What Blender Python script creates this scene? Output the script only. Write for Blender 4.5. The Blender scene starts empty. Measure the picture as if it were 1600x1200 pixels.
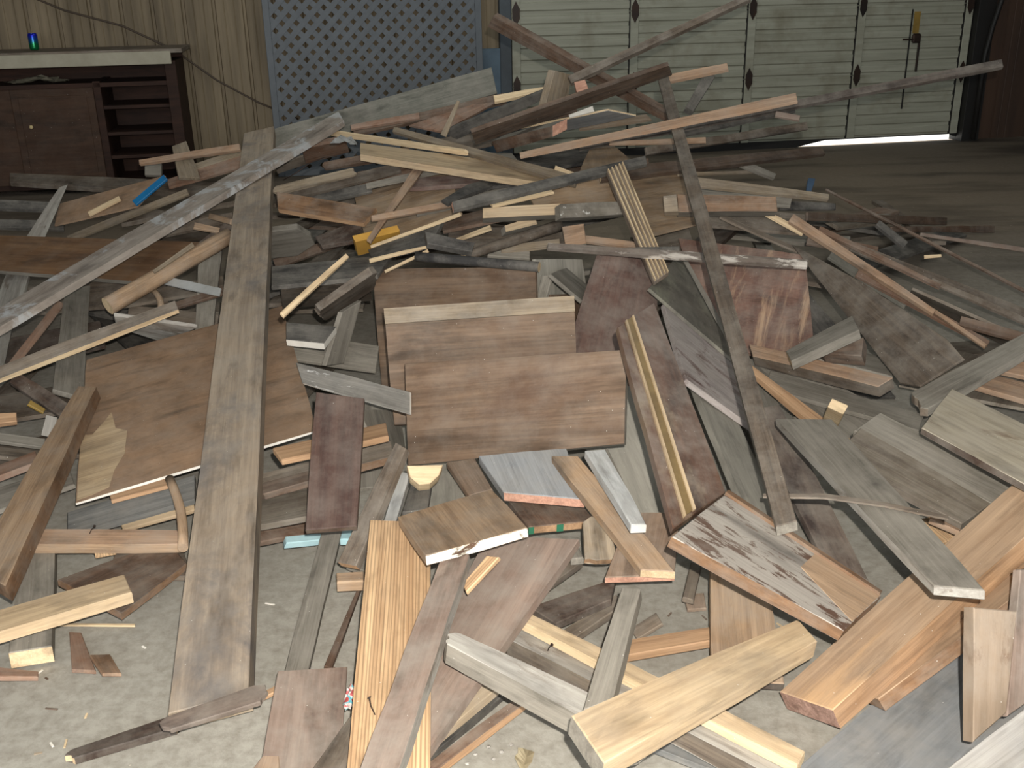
import bpy, bmesh, math, random
from mathutils import Vector, Matrix, Euler
C = bpy.context.scene.collection
sc = bpy.context.scene

# ------------------------------------------------------------------ camera, light, exposure
CAM_H = 1.4
PITCH, ROLL = math.radians(21.3), math.radians(1.1)
_f = Vector((0, math.cos(PITCH), -math.sin(PITCH)))
_r0 = Vector((1, 0, 0)); _u0 = Vector((0, math.sin(PITCH), math.cos(PITCH)))
_r = _r0*math.cos(ROLL) - _u0*math.sin(ROLL)
_u = _r0*math.sin(ROLL) + _u0*math.cos(ROLL)
cam_data = bpy.data.cameras.new('camera'); cam = bpy.data.objects.new('camera', cam_data); C.objects.link(cam)
cam_data.sensor_width = 36.0; cam_data.lens = 36.0; cam_data.clip_start = .05; cam_data.clip_end = 200
cam.matrix_world = Matrix(((_r.x, _u.x, -_f.x, 0), (_r.y, _u.y, -_f.y, 0), (_r.z, _u.z, -_f.z, CAM_H), (0, 0, 0, 1)))
sc.camera = cam
sc.view_settings.view_transform = 'Standard'; sc.view_settings.look = 'None'
sc.view_settings.gamma = 1.0; sc.view_settings.exposure = 0.22; sc.view_settings.use_curve_mapping = False
world = bpy.data.worlds.new('world'); sc.world = world; world.use_nodes = True
world.node_tree.nodes['Background'].inputs[0].default_value = (.85, .93, 1, 1)
world.node_tree.nodes['Background'].inputs[1].default_value = .6

def lamp(name, kind, loc, energy, color, size=None, aim=None):
    d = bpy.data.lights.new(name, kind); o = bpy.data.objects.new(name, d); C.objects.link(o)
    o.location = loc; d.energy = energy; d.color = color
    if kind == 'AREA': d.shape = 'RECTANGLE'; d.size, d.size_y = size
    elif size is not None and kind != 'SUN': d.shadow_soft_size = size
    if aim is not None: o.rotation_euler = (Vector(aim)-Vector(loc)).to_track_quat('-Z', 'Y').to_euler()
    return o
# the camera's flash, just above and right of the lens
flash = lamp('camera_flash', 'SPOT', (.05, -.02, CAM_H+.10), 370, (1, .95, .88), .012, (.1, 3.2, 0.2))
flash.data.spot_size = math.radians(120); flash.data.spot_blend = .5
# added ambient fill, no visible source: behind the camera and above the pile
lamp('added_rear_fill', 'AREA', (-.5, -3.6, 2.1), 215, (.95, .98, 1), (5, 3.0), (0, 2.2, .0))
lamp('added_ceiling_fill', 'AREA', (.8, 6.0, 3.95), 48, (.95, 1, .96), (5, 3.5), (.8, 6.0, 0))
sun = lamp('sun', 'SUN', (3, 14, 8), 9, (1, .97, .93), None, (3.4, 10.5, 0)); sun.data.angle = .01

# ------------------------------------------------------------------ materials
def s2l(c): return tuple((v/255/12.92 if v/255 <= .04045 else ((v/255+.055)/1.055)**2.4) for v in c)+(1,)
class N:
    def __init__(s, name):
        s.m = bpy.data.materials.new(name); s.m.use_nodes = True; s.t = s.m.node_tree; s.b = s.t.nodes['Principled BSDF']
    def n(s, kind, **k):
        x = s.t.nodes.new('ShaderNode'+kind)
        for a, v in k.items(): setattr(x, a, v)
        return x
    def l(s, a, b): s.t.links.new(a, b)
    def coords(s, sx, sy, sz, kind='Object', rot=0):
        tc = s.n('TexCoord'); mp = s.n('Mapping'); s.l(tc.outputs[kind], mp.inputs[0]); mp.inputs['Scale'].default_value = (sx, sy, sz); mp.inputs['Rotation'].default_value = (0, 0, rot)
        oi = s.n('ObjectInfo'); mu = s.n('MATH'.title(), operation='MULTIPLY'); s.l(oi.outputs['Random'], mu.inputs[0]); mu.inputs[1].default_value = 37.
        cx = s.n('CombineXYZ'); s.l(mu.outputs[0], cx.inputs[0]); s.l(mu.outputs[0], cx.inputs[1]); s.l(cx.outputs[0], mp.inputs['Location'])
        return mp.outputs[0], oi
    def noise(s, vec, scale, detail=5, rough=.6, dist=0.):
        x = s.n('TexNoise'); s.l(vec, x.inputs['Vector']); x.inputs['Scale'].default_value = scale; x.inputs['Detail'].default_value = detail
        x.inputs['Roughness'].default_value = rough; x.inputs['Distortion'].default_value = dist; return x.outputs[0]
    def ramp(s, fac, a, b):
        x = s.n('MapRange'); s.l(fac, x.inputs[0]); x.inputs[1].default_value = a; x.inputs[2].default_value = b; return x.outputs[0]
    def mix(s, fac, a, b, blend='MIX'):
        x = s.n('MixRGB', blend_type=blend)
        if hasattr(fac, 'links'): s.l(fac, x.inputs[0])
        else: x.inputs[0].default_value = fac
        for i, v in ((1, a), (2, b)):
            if hasattr(v, 'links'): s.l(v, x.inputs[i])
            else: x.inputs[i].default_value = v
        return x.outputs[0]
    def bump(s, h, dist, strength=.6):
        x = s.n('Bump'); x.inputs['Strength'].default_value = strength; x.inputs['Distance'].default_value = dist
        s.l(h, x.inputs['Height']); s.l(x.outputs[0], s.b.inputs['Normal'])
MATS = {}
def wood(key, c1, c2, grain=(1.6, 26), contrast=.22, patch=None, rough=.72, jitter=.22, bump=.0012, dust=.38, spec=.25, rings=0.):
    m = N('wood_'+key)
    v, oi = m.coords(grain[0], grain[1], grain[1])
    g = m.noise(v, 1.6, 6, .62, .6)
    v2, _ = m.coords(1.3, 5, 5); st = m.noise(v2, 2.2, 4, .6, .3)
    col = m.mix(m.ramp(g, .5-contrast, .5+contrast), s2l(c2), s2l(c1))
    vf, _ = m.coords(grain[0]*2.2, grain[1]*6, grain[1]*6); fb = m.noise(vf, 1.3, 4, .7, .2)
    col = m.mix(m.ramp(fb, .50, .80), col, m.mix(.45, col, s2l(tuple(int(x*.5) for x in c2))))
    col = m.mix(m.ramp(fb, .46, .24), col, m.mix(.30, col, s2l(tuple(min(255, int(x*1.22)) for x in c1))))
    vb, _ = m.coords(4, 11, 11); bl = m.noise(vb, 1.1, 6, .72, .5)
    col = m.mix(m.ramp(bl, .50, .70), col, m.mix(.38, col, s2l(tuple(int(x*.62) for x in c2))))
    dk = tuple(int(x*.62) for x in c2)
    col = m.mix(m.ramp(st, .56, .78), col, s2l(dk))
    if rings:
        v4, _ = m.coords(.45, 13, 13); w = m.n('TexWave', wave_type='BANDS', bands_direction='Y'); m.l(v4, w.inputs[0])
        w.inputs['Scale'].default_value = 3.4; w.inputs['Distortion'].default_value = 7; w.inputs['Detail'].default_value = 2; w.inputs['Detail Scale'].default_value = .8
        col = m.mix(m.ramp(w.outputs[1], .45, 1.0), col, m.mix(rings, col, s2l(dk)))
    if patch:
        c3, sc3, lo, hi = patch[:4]; v3, _ = m.coords(*sc3, rot=patch[4] if len(patch) > 4 else 0)
        p = m.noise(v3, 1.0, 7, .68, .4)
        col = m.mix(m.ramp(p, lo, hi), col, s2l(c3))
    if dust:   # pale sawdust and plaster dust lying on the wood
        vd, _ = m.coords(9, 9, 9); d = m.noise(vd, .9, 6, .7)
        md = m.n('Math', operation='MULTIPLY'); m.l(m.ramp(d, .40, .68), md.inputs[0]); md.inputs[1].default_value = dust
        col = m.mix(md.outputs[0], col, s2l((158, 150, 138)))
        vs, _ = m.coords(1, 1, 1); vo = m.n('TexVoronoi'); m.l(vs, vo.inputs['Vector']); vo.inputs['Scale'].default_value = 60
        sp = m.ramp(vo.outputs[0], .07, .04)
        sel = m.n('Math', operation='GREATER_THAN'); sx = m.n('SeparateColor'); m.l(vo.outputs['Color'], sx.inputs[0]); m.l(sx.outputs[0], sel.inputs[0]); sel.inputs[1].default_value = .8
        mm = m.n('Math', operation='MULTIPLY'); m.l(sp, mm.inputs[0]); m.l(sel.outputs[0], mm.inputs[1])
        col = m.mix(mm.outputs[0], col, s2l((215, 210, 200)))
    hs = m.n('HueSaturation'); m.l(col, hs.inputs['Color']); hs.inputs['Saturation'].default_value = .86; hs.inputs['Hue'].default_value = .504
    jr = m.n('MapRange'); m.l(oi.outputs['Random'], jr.inputs[0]); jr.inputs[3].default_value = 1-jitter; jr.inputs[4].default_value = 1+jitter*.8
    m.l(jr.outputs[0], hs.inputs['Value']); m.l(hs.outputs[0], m.b.inputs['Base Color'])
    m.b.inputs['Roughness'].default_value = rough; m.b.inputs['Specular IOR Level'].default_value = spec
    m.bump(g, bump)
    MATS[key] = m.m; return m
def paint(key, c, c2=None, rough=.6, metal=0., scale=6, bump=0.0):
    m = N('paint_'+key); v, oi = m.coords(scale, scale, scale); g = m.noise(v, 1, 6, .65)
    m.l(m.mix(m.ramp(g, .35, .7), s2l(c), s2l(c2 or tuple(int(x*.8) for x in c))), m.b.inputs['Base Color'])
    m.b.inputs['Roughness'].default_value = rough; m.b.inputs['Metallic'].default_value = metal
    if bump: m.bump(g, bump)
    MATS[key] = m.m; return m
W = wood
W('mott', (168, 148, 124), (126, 108, 90), (1.0, 14), .25, ((106, 98, 92), (2.6, 5, 5), .5, .66, .7), jitter=0)
W('gry', (146, 139, 126), (106, 99, 88)); W('gryp', (128, 126, 114), (92, 92, 82), jitter=.05); W('wgr', (172, 168, 162), (128, 124, 120), (.8, 18), jitter=0)
W('slate', (134, 136, 136), (114, 116, 117), (1, 8), .4, ((96, 98, 102), (3, 5, 5), .6, .75), jitter=0, bump=.0004)
W('bgr', (150, 152, 152), (118, 120, 122), jitter=.05); W('bgr2', (126, 126, 122), (90, 91, 90))
W('ggr', (178, 172, 158), (146, 142, 130), (1, 9), jitter=.05); W('ggr2', (112, 110, 98), (84, 82, 74))
W('gbr', (132, 116, 98), (88, 76, 66)); W('gbr2', (108, 92, 76), (68, 58, 50)); W('gbr3', (128, 118, 102), (92, 78, 66), (.8, 16))
W('brn', (112, 84, 64), (72, 52, 40)); W('brn2', (124, 92, 70), (78, 56, 42)); W('tan2', (146, 118, 94), (108, 84, 66), jitter=.06)
W('dbr', (82, 62, 50), (52, 40, 34)); W('dbr2', (98, 74, 56), (58, 46, 38), dust=.15); W('drb', (88, 62, 52), (60, 42, 38), (1, 12), jitter=0, dust=.2)
W('dgr', (92, 88, 82), (56, 54, 52)); W('dgr2', (66, 64, 62), (42, 40, 40)); W('dgr3', (104, 90, 80), (66, 58, 54), (1, 20), jitter=0)
W('dst', (118, 102, 90), (84, 70, 62), (.9, 8), .2, ((66, 54, 50), (2, 6, 6), .52, .64), jitter=0)
W('rbr', (142, 102, 76), (104, 72, 54)); W('pbr', (150, 126, 110), (116, 94, 82), (.8, 9), jitter=.06, dust=.5); W('pbr2', (118, 88, 76), (86, 62, 56), (.8, 10), jitter=.05)
W('tan', (176, 142, 106), (138, 106, 76), jitter=.1); W('ltan', (196, 168, 128), (164, 134, 98), (1, 16), jitter=.08, dust=.2); W('gtan', (160, 140, 112), (116, 98, 78))
W('grytan', (150, 128, 100), (110, 92, 72)); W('rtan', (176, 138, 104), (134, 100, 74), jitter=.1); W('otn', (216, 174, 124), (178, 134, 88), (.7, 30), .16, jitter=0, dust=.06, rings=.55)
W('obr', (144, 102, 64), (102, 70, 44)); W('obr2', (152, 114, 82), (112, 82, 58), (1, 14), jitter=.05, rings=.4); W('obp', (136, 96, 58), (98, 66, 40), (.6, 7), jitter=0, dust=.12)
W('obt', (180, 146, 112), (146, 114, 84), (.7, 14), .25, ((200, 152, 98), (.8, 9, 9), .56, .7), jitter=0, dust=.12)
W('org', (186, 142, 98), (140, 100, 64), jitter=.08, dust=.1); W('lpn', (222, 194, 150), (196, 162, 118), (1.5, 20), jitter=.06, dust=.06)
W('ply', (160, 124, 92), (136, 104, 76), (5, 1.3), .3, jitter=0, dust=.25, bump=.0003); W('ply2', (166, 134, 98), (126, 98, 70), (1, 6), jitter=.06, bump=.0004)
W('pply', (140, 100, 82), (104, 72, 62), (8, 1.2), .2, ((178, 140, 106), (14, 2.0, 2), .56, .7), jitter=0, rings=.3)
W('shelf', (132, 104, 80), (92, 71, 54), (.8, 15), .2, ((92, 66, 50), (2, 5, 5), .5, .72), jitter=.07, dust=.2, rough=.55)
W('varn', (104, 68, 46), (74, 46, 32), (1, 8), .3, ((132, 112, 88), (3, 5, 5), .56, .72), jitter=0, rough=.32, spec=.5)
W('wwh', (176, 172, 162), (128, 120, 112), (1, 15), .2, ((112, 100, 88), (3, 14, 14), .56, .64), jitter=.06)
W('galv', (168, 156, 144), (122, 108, 96), (2.5, 8), .2, ((176, 178, 178), (6, 5, 5), .52, .6), jitter=0)
W('galv2', (150, 146, 138), (92, 88, 82), (1, 22), .2, ((210, 208, 204), (5, 26, 26), .6, .64), jitter=0)
W('flaky', (172, 164, 152), (148, 138, 128), (2, 14), .3, ((88, 62, 48), (9, 34, 34), .52, .56), jitter=0, bump=.001)
W('flk', (120, 104, 92), (80, 70, 64), (2, 14), .3, ((200, 190, 178), (4, 16, 16), .52, .58), jitter=0)
W('pwh', (104, 74, 52), (74, 52, 38), (8, 20), .3, ((226, 220, 200), (16, 9, 20), .43, .48), jitter=0, dust=0)
W('pwp', (178, 168, 162), (146, 134, 130), (3, 8), .3, ((98, 70, 66), (5, 9, 9), .52, .62), jitter=0)
W('tlow', (150, 126, 98), (112, 90, 70)); W('spot', (112, 104, 90), (78, 72, 64), (2, 12), .3, ((176, 174, 166), (26, 36, 36), .62, .66), jitter=0)
W('mould', (122, 116, 104), (80, 77, 70), (3, 4), .3, ((128, 126, 108), (6, 7, 7), .5, .66), jitter=0, dust=.1)
W('stain', (152, 130, 108), (128, 108, 88), (.8, 6), .3, ((104, 76, 56), (4, 10, 10), .54, .64), jitter=0)
W('pale', (176, 164, 142), (152, 140, 118), (.8, 8), .3, ((112, 88, 66), (5, 10, 10), .6, .72), jitter=0)
W('flute', (132, 112, 94), (98, 80, 66), (1, 18), jitter=0); W('wpl', (196, 198, 196), (160, 160, 156), (1, 14), .3, jitter=.05)
W('pnk', (212, 156, 128), (170, 112, 88), (6, 22), jitter=.04, dust=.05); W('pnkd', (176, 136, 118), (104, 70, 56), (6, 30), jitter=0, dust=.05)
paint('wht', (226, 222, 212), (196, 190, 178)); paint('wht2', (190, 192, 190), (160, 160, 156)); paint('yel', (196, 150, 62), (168, 126, 60)); paint('yel2', (150, 122, 56))
paint('blu2', (70, 104, 140)); paint('blu', (20, 108, 158), (14, 84, 130)); paint('cyn', (178, 208, 212), (150, 186, 192)); paint('green', (44, 112, 84), (52, 96, 70)); paint('cream', (214, 196, 150), (188, 166, 118))
paint('runner', (122, 102, 66), (96, 78, 50), rough=.45, scale=14); paint('iron', (46, 42, 40), (70, 52, 42), rough=.5, metal=.6)

# ------------------------------------------------------------------ mesh helpers
def link(name, bm, mats, parent=None, loc=None, rot=None, smooth=False, kind=None):
    me = bpy.data.meshes.new(name); bm.normal_update(); bm.to_mesh(me); bm.free()
    for m in (mats if isinstance(mats, (list, tuple)) else [mats]): me.materials.append(MATS[m] if isinstance(m, str) else m)
    if smooth:
        for p in me.polygons: p.use_smooth = True
    o = bpy.data.objects.new(name, me); C.objects.link(o)
    if parent: o.parent = parent
    if loc is not None: o.location = loc
    if rot is not None: o.rotation_euler = rot
    if kind: o['kind'] = kind
    return o
def tag(o, label, cat, group=None):
    o['label'] = label; o['category'] = cat
    o['kind'] = 'thing'
    if group: o['group'] = group
    return o
def empty(name, loc, rot=(0, 0, 0)):
    o = bpy.data.objects.new(name, None); C.objects.link(o); o.location = loc; o.rotation_euler = rot; o.empty_display_size = .05; return o
def box(bm, x0, x1, y0, y1, z0, z1, bevel=0, mi=0):
    vs = [bm.verts.new((x, y, z)) for x in (x0, x1) for y in (y0, y1) for z in (z0, z1)]
    idx = ((0, 1, 3, 2), (4, 6, 7, 5), (0, 4, 5, 1), (2, 3, 7, 6), (0, 2, 6, 4), (1, 5, 7, 3)); fs = []
    for q in idx:
        f = bm.faces.new([vs[i] for i in q]); f.material_index = mi; fs.append(f)
    if bevel:
        bmesh.ops.bevel(bm, geom=list({e for f in fs for e in f.edges}), offset=bevel, segments=1, affect='EDGES')
    return bm
def tube(pts, r, n=10, closed_caps=True):
    bm = bmesh.new(); rings = []; pts = [Vector(p) for p in pts]
    for i, p in enumerate(pts):
        d = (pts[min(i+1, len(pts)-1)]-pts[max(i-1, 0)]).normalized()
        a = d.orthogonal().normalized() if i == 0 else (a - d*a.dot(d)).normalized()
        b = d.cross(a); rr = r[i] if isinstance(r, (list, tuple)) else r
        rings.append([bm.verts.new(p+(a*math.cos(t)+b*math.sin(t))*rr) for t in (2*math.pi*k/n for k in range(n))])
    for A, B in zip(rings, rings[1:]):
        for k in range(n): bm.faces.new((A[k], A[(k+1) % n], B[(k+1) % n], B[k]))
    if closed_caps: bm.faces.new(rings[0][::-1]).material_index = 1; bm.faces.new(rings[-1]).material_index = 1
    return bm

# ------------------------------------------------------------------ the building
YAW = math.radians(10); WT = Vector((math.cos(YAW), math.sin(YAW), 0)); WN = Vector((-math.sin(YAW), math.cos(YAW), 0))
W0 = Vector((3.53, 9.44, 0))               # floor point on the back wall near the big door's end
wall_rot = (0, 0, YAW)
def wp(s, d=0, z=0): return W0 + WT*s + WN*d + Vector((0, 0, z))   # s along the wall, d away from the room

m = N('concrete'); v, _ = m.coords(1, 1, 1); a = m.noise(v, 1.1, 8, .65, .4); b = m.noise(v, 30, 5, .7); c = m.noise(v, .35, 3, .5)
col = m.mix(m.ramp(a, .3, .7), s2l((138, 134, 124)), s2l((166, 162, 151))); col = m.mix(m.ramp(b, .4, .85), col, s2l((112, 106, 95)))
tc = m.n('TexCoord'); sp = m.n('SeparateXYZ'); m.l(tc.outputs['Object'], sp.inputs[0])
far = m.n('Math', operation='MULTIPLY'); m.l(m.ramp(sp.outputs[1], 3.6, 6.0), far.inputs[0]); far.inputs[1].default_value = .75
col = m.mix(far.outputs[0], col, m.mix(m.ramp(c, .4, .6), s2l((96, 80, 62)), s2l((112, 95, 74))))     # brown dirt trodden in near the big door
vw, _ = m.coords(.5, 1.6, 1); wt = m.noise(vw, 1.3, 4, .55); fw = m.n('Math', operation='MULTIPLY'); m.l(m.ramp(wt, .5, .66), fw.inputs[0]); m.l(far.outputs[0], fw.inputs[1]); col = m.mix(fw.outputs[0], col, s2l((48, 40, 31)))   # oil stains
vo = m.n('TexVoronoi'); m.l(v, vo.inputs['Vector']); vo.inputs['Scale'].default_value = 30
sx = m.n('SeparateColor'); m.l(vo.outputs['Color'], sx.inputs[0]); sel = m.n('Math', operation='GREATER_THAN'); m.l(sx.outputs[0], sel.inputs[0]); sel.inputs[1].default_value = .86
mm = m.n('Math', operation='MULTIPLY'); m.l(m.ramp(vo.outputs[0], .09, .05), mm.inputs[0]); m.l(sel.outputs[0], mm.inputs[1])
col = m.mix(mm.outputs[0], col, s2l((196, 186, 168)))
m.l(col, m.b.inputs['Base Color']); m.b.inputs['Roughness'].default_value = .85; m.bump(b, .003); MATS['concrete'] = m.m
bm = bmesh.new()
for v in [(-8, -4), (8, -4), (8, W0.y+(8-W0.x)*math.tan(YAW)+.06), (-8, W0.y+(-8-W0.x)*math.tan(YAW)+.06)]: bm.verts.new((*v, 0))
bm.verts.ensure_lookup_table(); ff = bm.faces.new(bm.verts[:]); gg = bmesh.ops.extrude_face_region(bm, geom=[ff]); bmesh.ops.translate(bm, verts=[v for v in gg['geom'] if isinstance(v, bmesh.types.BMVert)], vec=(0, 0, -.1)); bmesh.ops.recalc_face_normals(bm, faces=bm.faces[:])
link('floor', bm, 'concrete', kind='structure')

m = N('wall_sheet'); v, _ = m.coords(9, 9, .5); g = m.noise(v, 1.5, 6, .6)
m.l(m.mix(m.ramp(g, .3, .7), s2l((92, 80, 60)), s2l((136, 121, 96))), m.b.inputs['Base Color']); m.b.inputs['Roughness'].default_value = .7; MATS['wall_sheet'] = m.m
m = N('wall_dark'); v, _ = m.coords(5, 5, .6); g = m.noise(v, 1.5, 6, .6)
m.l(m.mix(m.ramp(g, .3, .7), s2l((50, 36, 27)), s2l((72, 52, 38))), m.b.inputs['Base Color']); m.b.inputs['Roughness'].default_value = .75; MATS['wall_dark'] = m.m
m = N('roof'); m.b.inputs['Base Color'].default_value = s2l((70, 66, 60)); m.b.inputs['Roughness'].default_value = .9; MATS['roof'] = m.m
def groove_wall(name, s0, s1, z0, z1, mat, pitch=.228, off=0.0):
    """ribbed sheet cladding: flats with a narrow trapezoid groove every pitch"""
    bm = bmesh.new(); prof = []; s = s0
    k = math.ceil((s0-off)/pitch); g = off+k*pitch; prof.append((s0, 0))
    while g < s1-.03:
        prof += [(g-.016, 0), (g-.009, .018), (g+.009, .018), (g+.016, 0)]
        for q in (.075, .15): prof += [(g+q-.006, 0), (g+q, .003), (g+q+.006, 0)]
        g += pitch
    prof = [p for p in prof if s0 <= p[0] <= s1]; prof.append((s1, 0))
    prof.sort()
    lo = [bm.verts.new((p[0], p[1], z0)) for p in prof]; hi = [bm.verts.new((p[0], p[1], z1)) for p in prof]
    for i in range(len(prof)-1): bm.faces.new((lo[i], lo[i+1], hi[i+1], hi[i]))
    b0 = [bm.verts.new((s, .12, z)) for s, z in ((s0, z0), (s1, z0), (s1, z1), (s0, z1))]; bm.faces.new(b0[::-1])
    return link(name, bm, mat, loc=W0, rot=wall_rot, kind='structure')
groove_wall('wall_back', -12, -3.62, 0, 4.2, 'wall_sheet', off=-6.09)
groove_wall('wall_back_right', .72, 6.5, 0, 4.2, 'wall_dark', pitch=.31)
bm = bmesh.new(); box(bm, -3.62, .72, 0, .12, 2.62, 4.2); link('wall_back_lintel', bm, 'wall_sheet', loc=W0, rot=wall_rot, kind='structure')
bm = bmesh.new(); box(bm, -8.1, -8, -4, 13.4, 0, 4.2); link('wall_left', bm, 'wall_sheet', kind='structure')
bm = bmesh.new(); box(bm, 7.2, 7.3, -4, 13.4, 0, 4.2); link('wall_right', bm, 'wall_dark', kind='structure')
bm = bmesh.new(); box(bm, -8.1, 8, -4, 10.6, 4.2, 4.3); link('ceiling', bm, 'roof', kind='structure')
# frame round the big door
bm = bmesh.new(); box(bm, -3.64, -3.545, -.06, .1, -.004, 2.7, .004); link('trim_1', bm, paint('jamb', (66, 74, 80)).m, loc=W0, rot=wall_rot, kind='structure')
bm = bmesh.new(); box(bm, .583, .75, -.10, .1, -.004, 2.7, .002); link('trim_2', bm, paint('jambdark', (26, 24, 22)).m, loc=W0, rot=wall_rot, kind='structure')
# outdoors in daylight beyond the gap
m = N('driveway'); m.b.inputs['Base Color'].default_value = s2l((225, 224, 220)); m.b.inputs['Roughness'].default_value = .9; MATS['driveway'] = m.m
bm = bmesh.new(); box(bm, -30, 30, .07, 60, -.12, -.004); link('floor_outside', bm, 'driveway', loc=W0, rot=wall_rot, kind='structure')
# ---- sectional door
m = N('door_paint'); v, _ = m.coords(.6, 3, 9); g = m.noise(v, 2, 6, .65); v2, _ = m.coords(3, 3, 3); g2 = m.noise(v2, 1, 5, .6)
col = m.mix(m.ramp(g, .35, .7), s2l((138, 138, 122)), s2l((160, 160, 144))); col = m.mix(m.ramp(g2, .52, .75), col, s2l((122, 118, 100)))
m.l(col, m.b.inputs['Base Color']); m.b.inputs['Roughness'].default_value = .6; MATS['door_paint'] = m.m
door = empty('door_1', W0, wall_rot); door['kind'] = 'structure'; door['label'] = 'ribbed grey green sectional garage door with a bright gap beneath'
S0, S1 = -3.55, .585; secs = [.062, .605, 1.18, 1.755, 2.33]
for i in range(4):
    z0, z1 = secs[i]+.003, secs[i+1]-.003; bm = bmesh.new(); prof = [(0, z0)]; n = 6; h = (z1-z0)/n
    for k in range(n):
        a = z0+k*h
        prof += [(0.0, a+.012), (-.012, a+.022), (-.012, a+h-.022), (0.0, a+h-.012)]
    prof.append((0, z1))
    L_ = [bm.verts.new((S0, d, z)) for d, z in prof]; R_ = [bm.verts.new((S1, d, z)) for d, z in prof]
    for k in range(len(prof)-1): bm.faces.new((L_[k], R_[k], R_[k+1], L_[k+1]))
    box(bm, S0, S1, .002, .04, z0-.003, z1+.003)
    sec = link('door_section', bm, 'door_paint', door)
    for j, s in enumerate((-3.50, -2.5, -1.47, -.47, .54)):
        b2 = bmesh.new(); box(b2, s-.035, s+.035, -.03, 0.0, z0, z1, .003); box(b2, s-.043, s-.037, -.026, -.001, z0, z1, 0, 1)
        link('stile', b2, ['door_paint', 'jambdark'], sec)
        if i < 3:
            h_ = bmesh.new(); zc = secs[i+1]
            o_ = [(0, .095), (.032, .035), (.03, 0), (.032, -.035), (0, -.095), (-.032, -.035), (-.03, 0), (-.032, .035)]
            f_ = [h_.verts.new((s+x, -.040, zc+z)) for x, z in o_]; g_ = [h_.verts.new((s+x*.9, -.030, zc+z*.97)) for x, z in o_]
            h_.faces.new(f_); h_.faces.new(g_[::-1])
            for q in range(8): h_.faces.new((f_[q], g_[q], g_[(q+1) % 8], f_[(q+1) % 8]))
            link('hinge', h_, 'iron', sec)
bm = bmesh.new(); box(bm, .02, .10, -.05, -.015, .86, .94, .012); box(bm, -.07, .03, -.045, -.03, .885, .90, .003); box(bm, .085, .10, -.04, -.02, .62, .87, .003); link('latch', bm, 'iron', door)
bm = bmesh.new(); box(bm, .025, .085, -.016, -.013, .94, 1.12); link('sticker', bm, 'yel2', door)
bm = bmesh.new(); box(bm, .0, .012, -.018, -.012, .3, 1.14); link('seam_strip', bm, 'jambdark', door)
bm = bmesh.new(); pr = [(S0, 0.0), (-.98, .0), (-.70, .052), (S1-.06, .056), (S1, .03)]   # sagging rubber seal that leaves the gap open at the right
for d in (-.006, .03):
    lo_ = [bm.verts.new((s, d, z)) for s, z in pr]; hi_ = [bm.verts.new((s, d, .066)) for s, z in pr]
    for i in range(4): bm.faces.new((lo_[i], lo_[i+1], hi_[i+1], hi_[i]))
link('bottom_seal', bm, 'jambdark', door)
# curved roller track beside the door
bm = tube([(.66, -.16, .02), (.66, -.16, .75), (.67, -.2, 1.0), (.70, -.26, 1.3), (.72, -.3, 2.3)], .022, 8)
tr = link('door_track', bm, ['jambdark', 'jambdark'], loc=W0, rot=wall_rot, smooth=True); tag(tr, 'dark metal roller track beside the right edge of the garage door', 'track')

# ------------------------------------------------------------------ things against the back wall
lt = empty('lattice_panel', wp(-4.65, -.24, 0), wall_rot); lt.rotation_euler = Euler((-.03, 0, YAW)); tag(lt, 'tall grey plastic lattice panel leaning on the back wall', 'lattice')
paint('lat', (86, 92, 97), (72, 78, 83), rough=.55)
def lattice_layer(sgn, y):
    bm = bmesh.new(); w, h, p = 1.62, 2.3, .108
    x0, x1, z0, z1 = -w/2, w/2, .03, h; hw = .021
    c = -w-h
    while c < w+h:
        # slat along z = sgn*x + c, clipped to the panel by its centre line
        pts = []
        for x in (x0, x1):
            z = sgn*x+c
            if z0 <= z <= z1: pts.append((x, z))
        for z in (z0, z1):
            x = (z-c)*sgn
            if x0 < x < x1: pts.append((x, z))
        if len(pts) >= 2:
            (ax, az), (bx, bz) = pts[0], pts[-1]
            d = Vector((bx-ax, 0, bz-az))
            if d.length > .03:
                d.normalize(); nx = Vector((-d.z, 0, d.x))*hw
                P = [Vector((ax, y, az))+nx, Vector((ax, y, az))-nx, Vector((bx, y, bz))-nx, Vector((bx, y, bz))+nx]
                q = [bm.verts.new(v) for v in P]+[bm.verts.new(v+Vector((0, .006, 0))) for v in P]
                for f in ((0, 1, 2, 3), (7, 6, 5, 4), (0, 4, 5, 1), (1, 5, 6, 2), (2, 6, 7, 3), (3, 7, 4, 0)): bm.faces.new([q[i] for i in f])
        c += p
    return bm
link('lattice_slats', lattice_layer(1, 0), 'lat', lt); link('lattice_slats', lattice_layer(-1, .007), 'lat', lt)
bm = bmesh.new(); box(bm, -.84, -.79, -.004, .016, .0, 2.33, .002); box(bm, .79, .84, -.004, .016, 0, 2.33, .002); box(bm, -.79, .79, -.004, .016, 0, .05, .002); link('lattice_frame', bm, 'lat', lt)
bm = bmesh.new(); box(bm, -3.84, -3.60, -.05, -.03, 0, .92, .004); o = link('board', bm, paint('slateblue', (78, 98, 112), (62, 80, 94)).m, loc=W0, rot=wall_rot); tag(o, 'slate blue board standing between the lattice panel and garage door', 'board')
# wall cable
paint('cablebr', (74, 60, 46))
bm = tube([(-7.4, -.01, 1.46), (-7.25, -.02, 1.42), (-6.95, -.02, 1.28), (-6.55, -.02, 1.16), (-6.2, -.02, .98), (-5.9, -.02, .74), (-5.6, -.02, .56), (-5.3, -.02, .42)], .008, 6)
o = link('cable', bm, ['cablebr', 'cablebr'], loc=W0, rot=wall_rot, smooth=True); tag(o, 'dark cable sagging diagonally across the wall cladding above the cabinet', 'cable')
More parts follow.
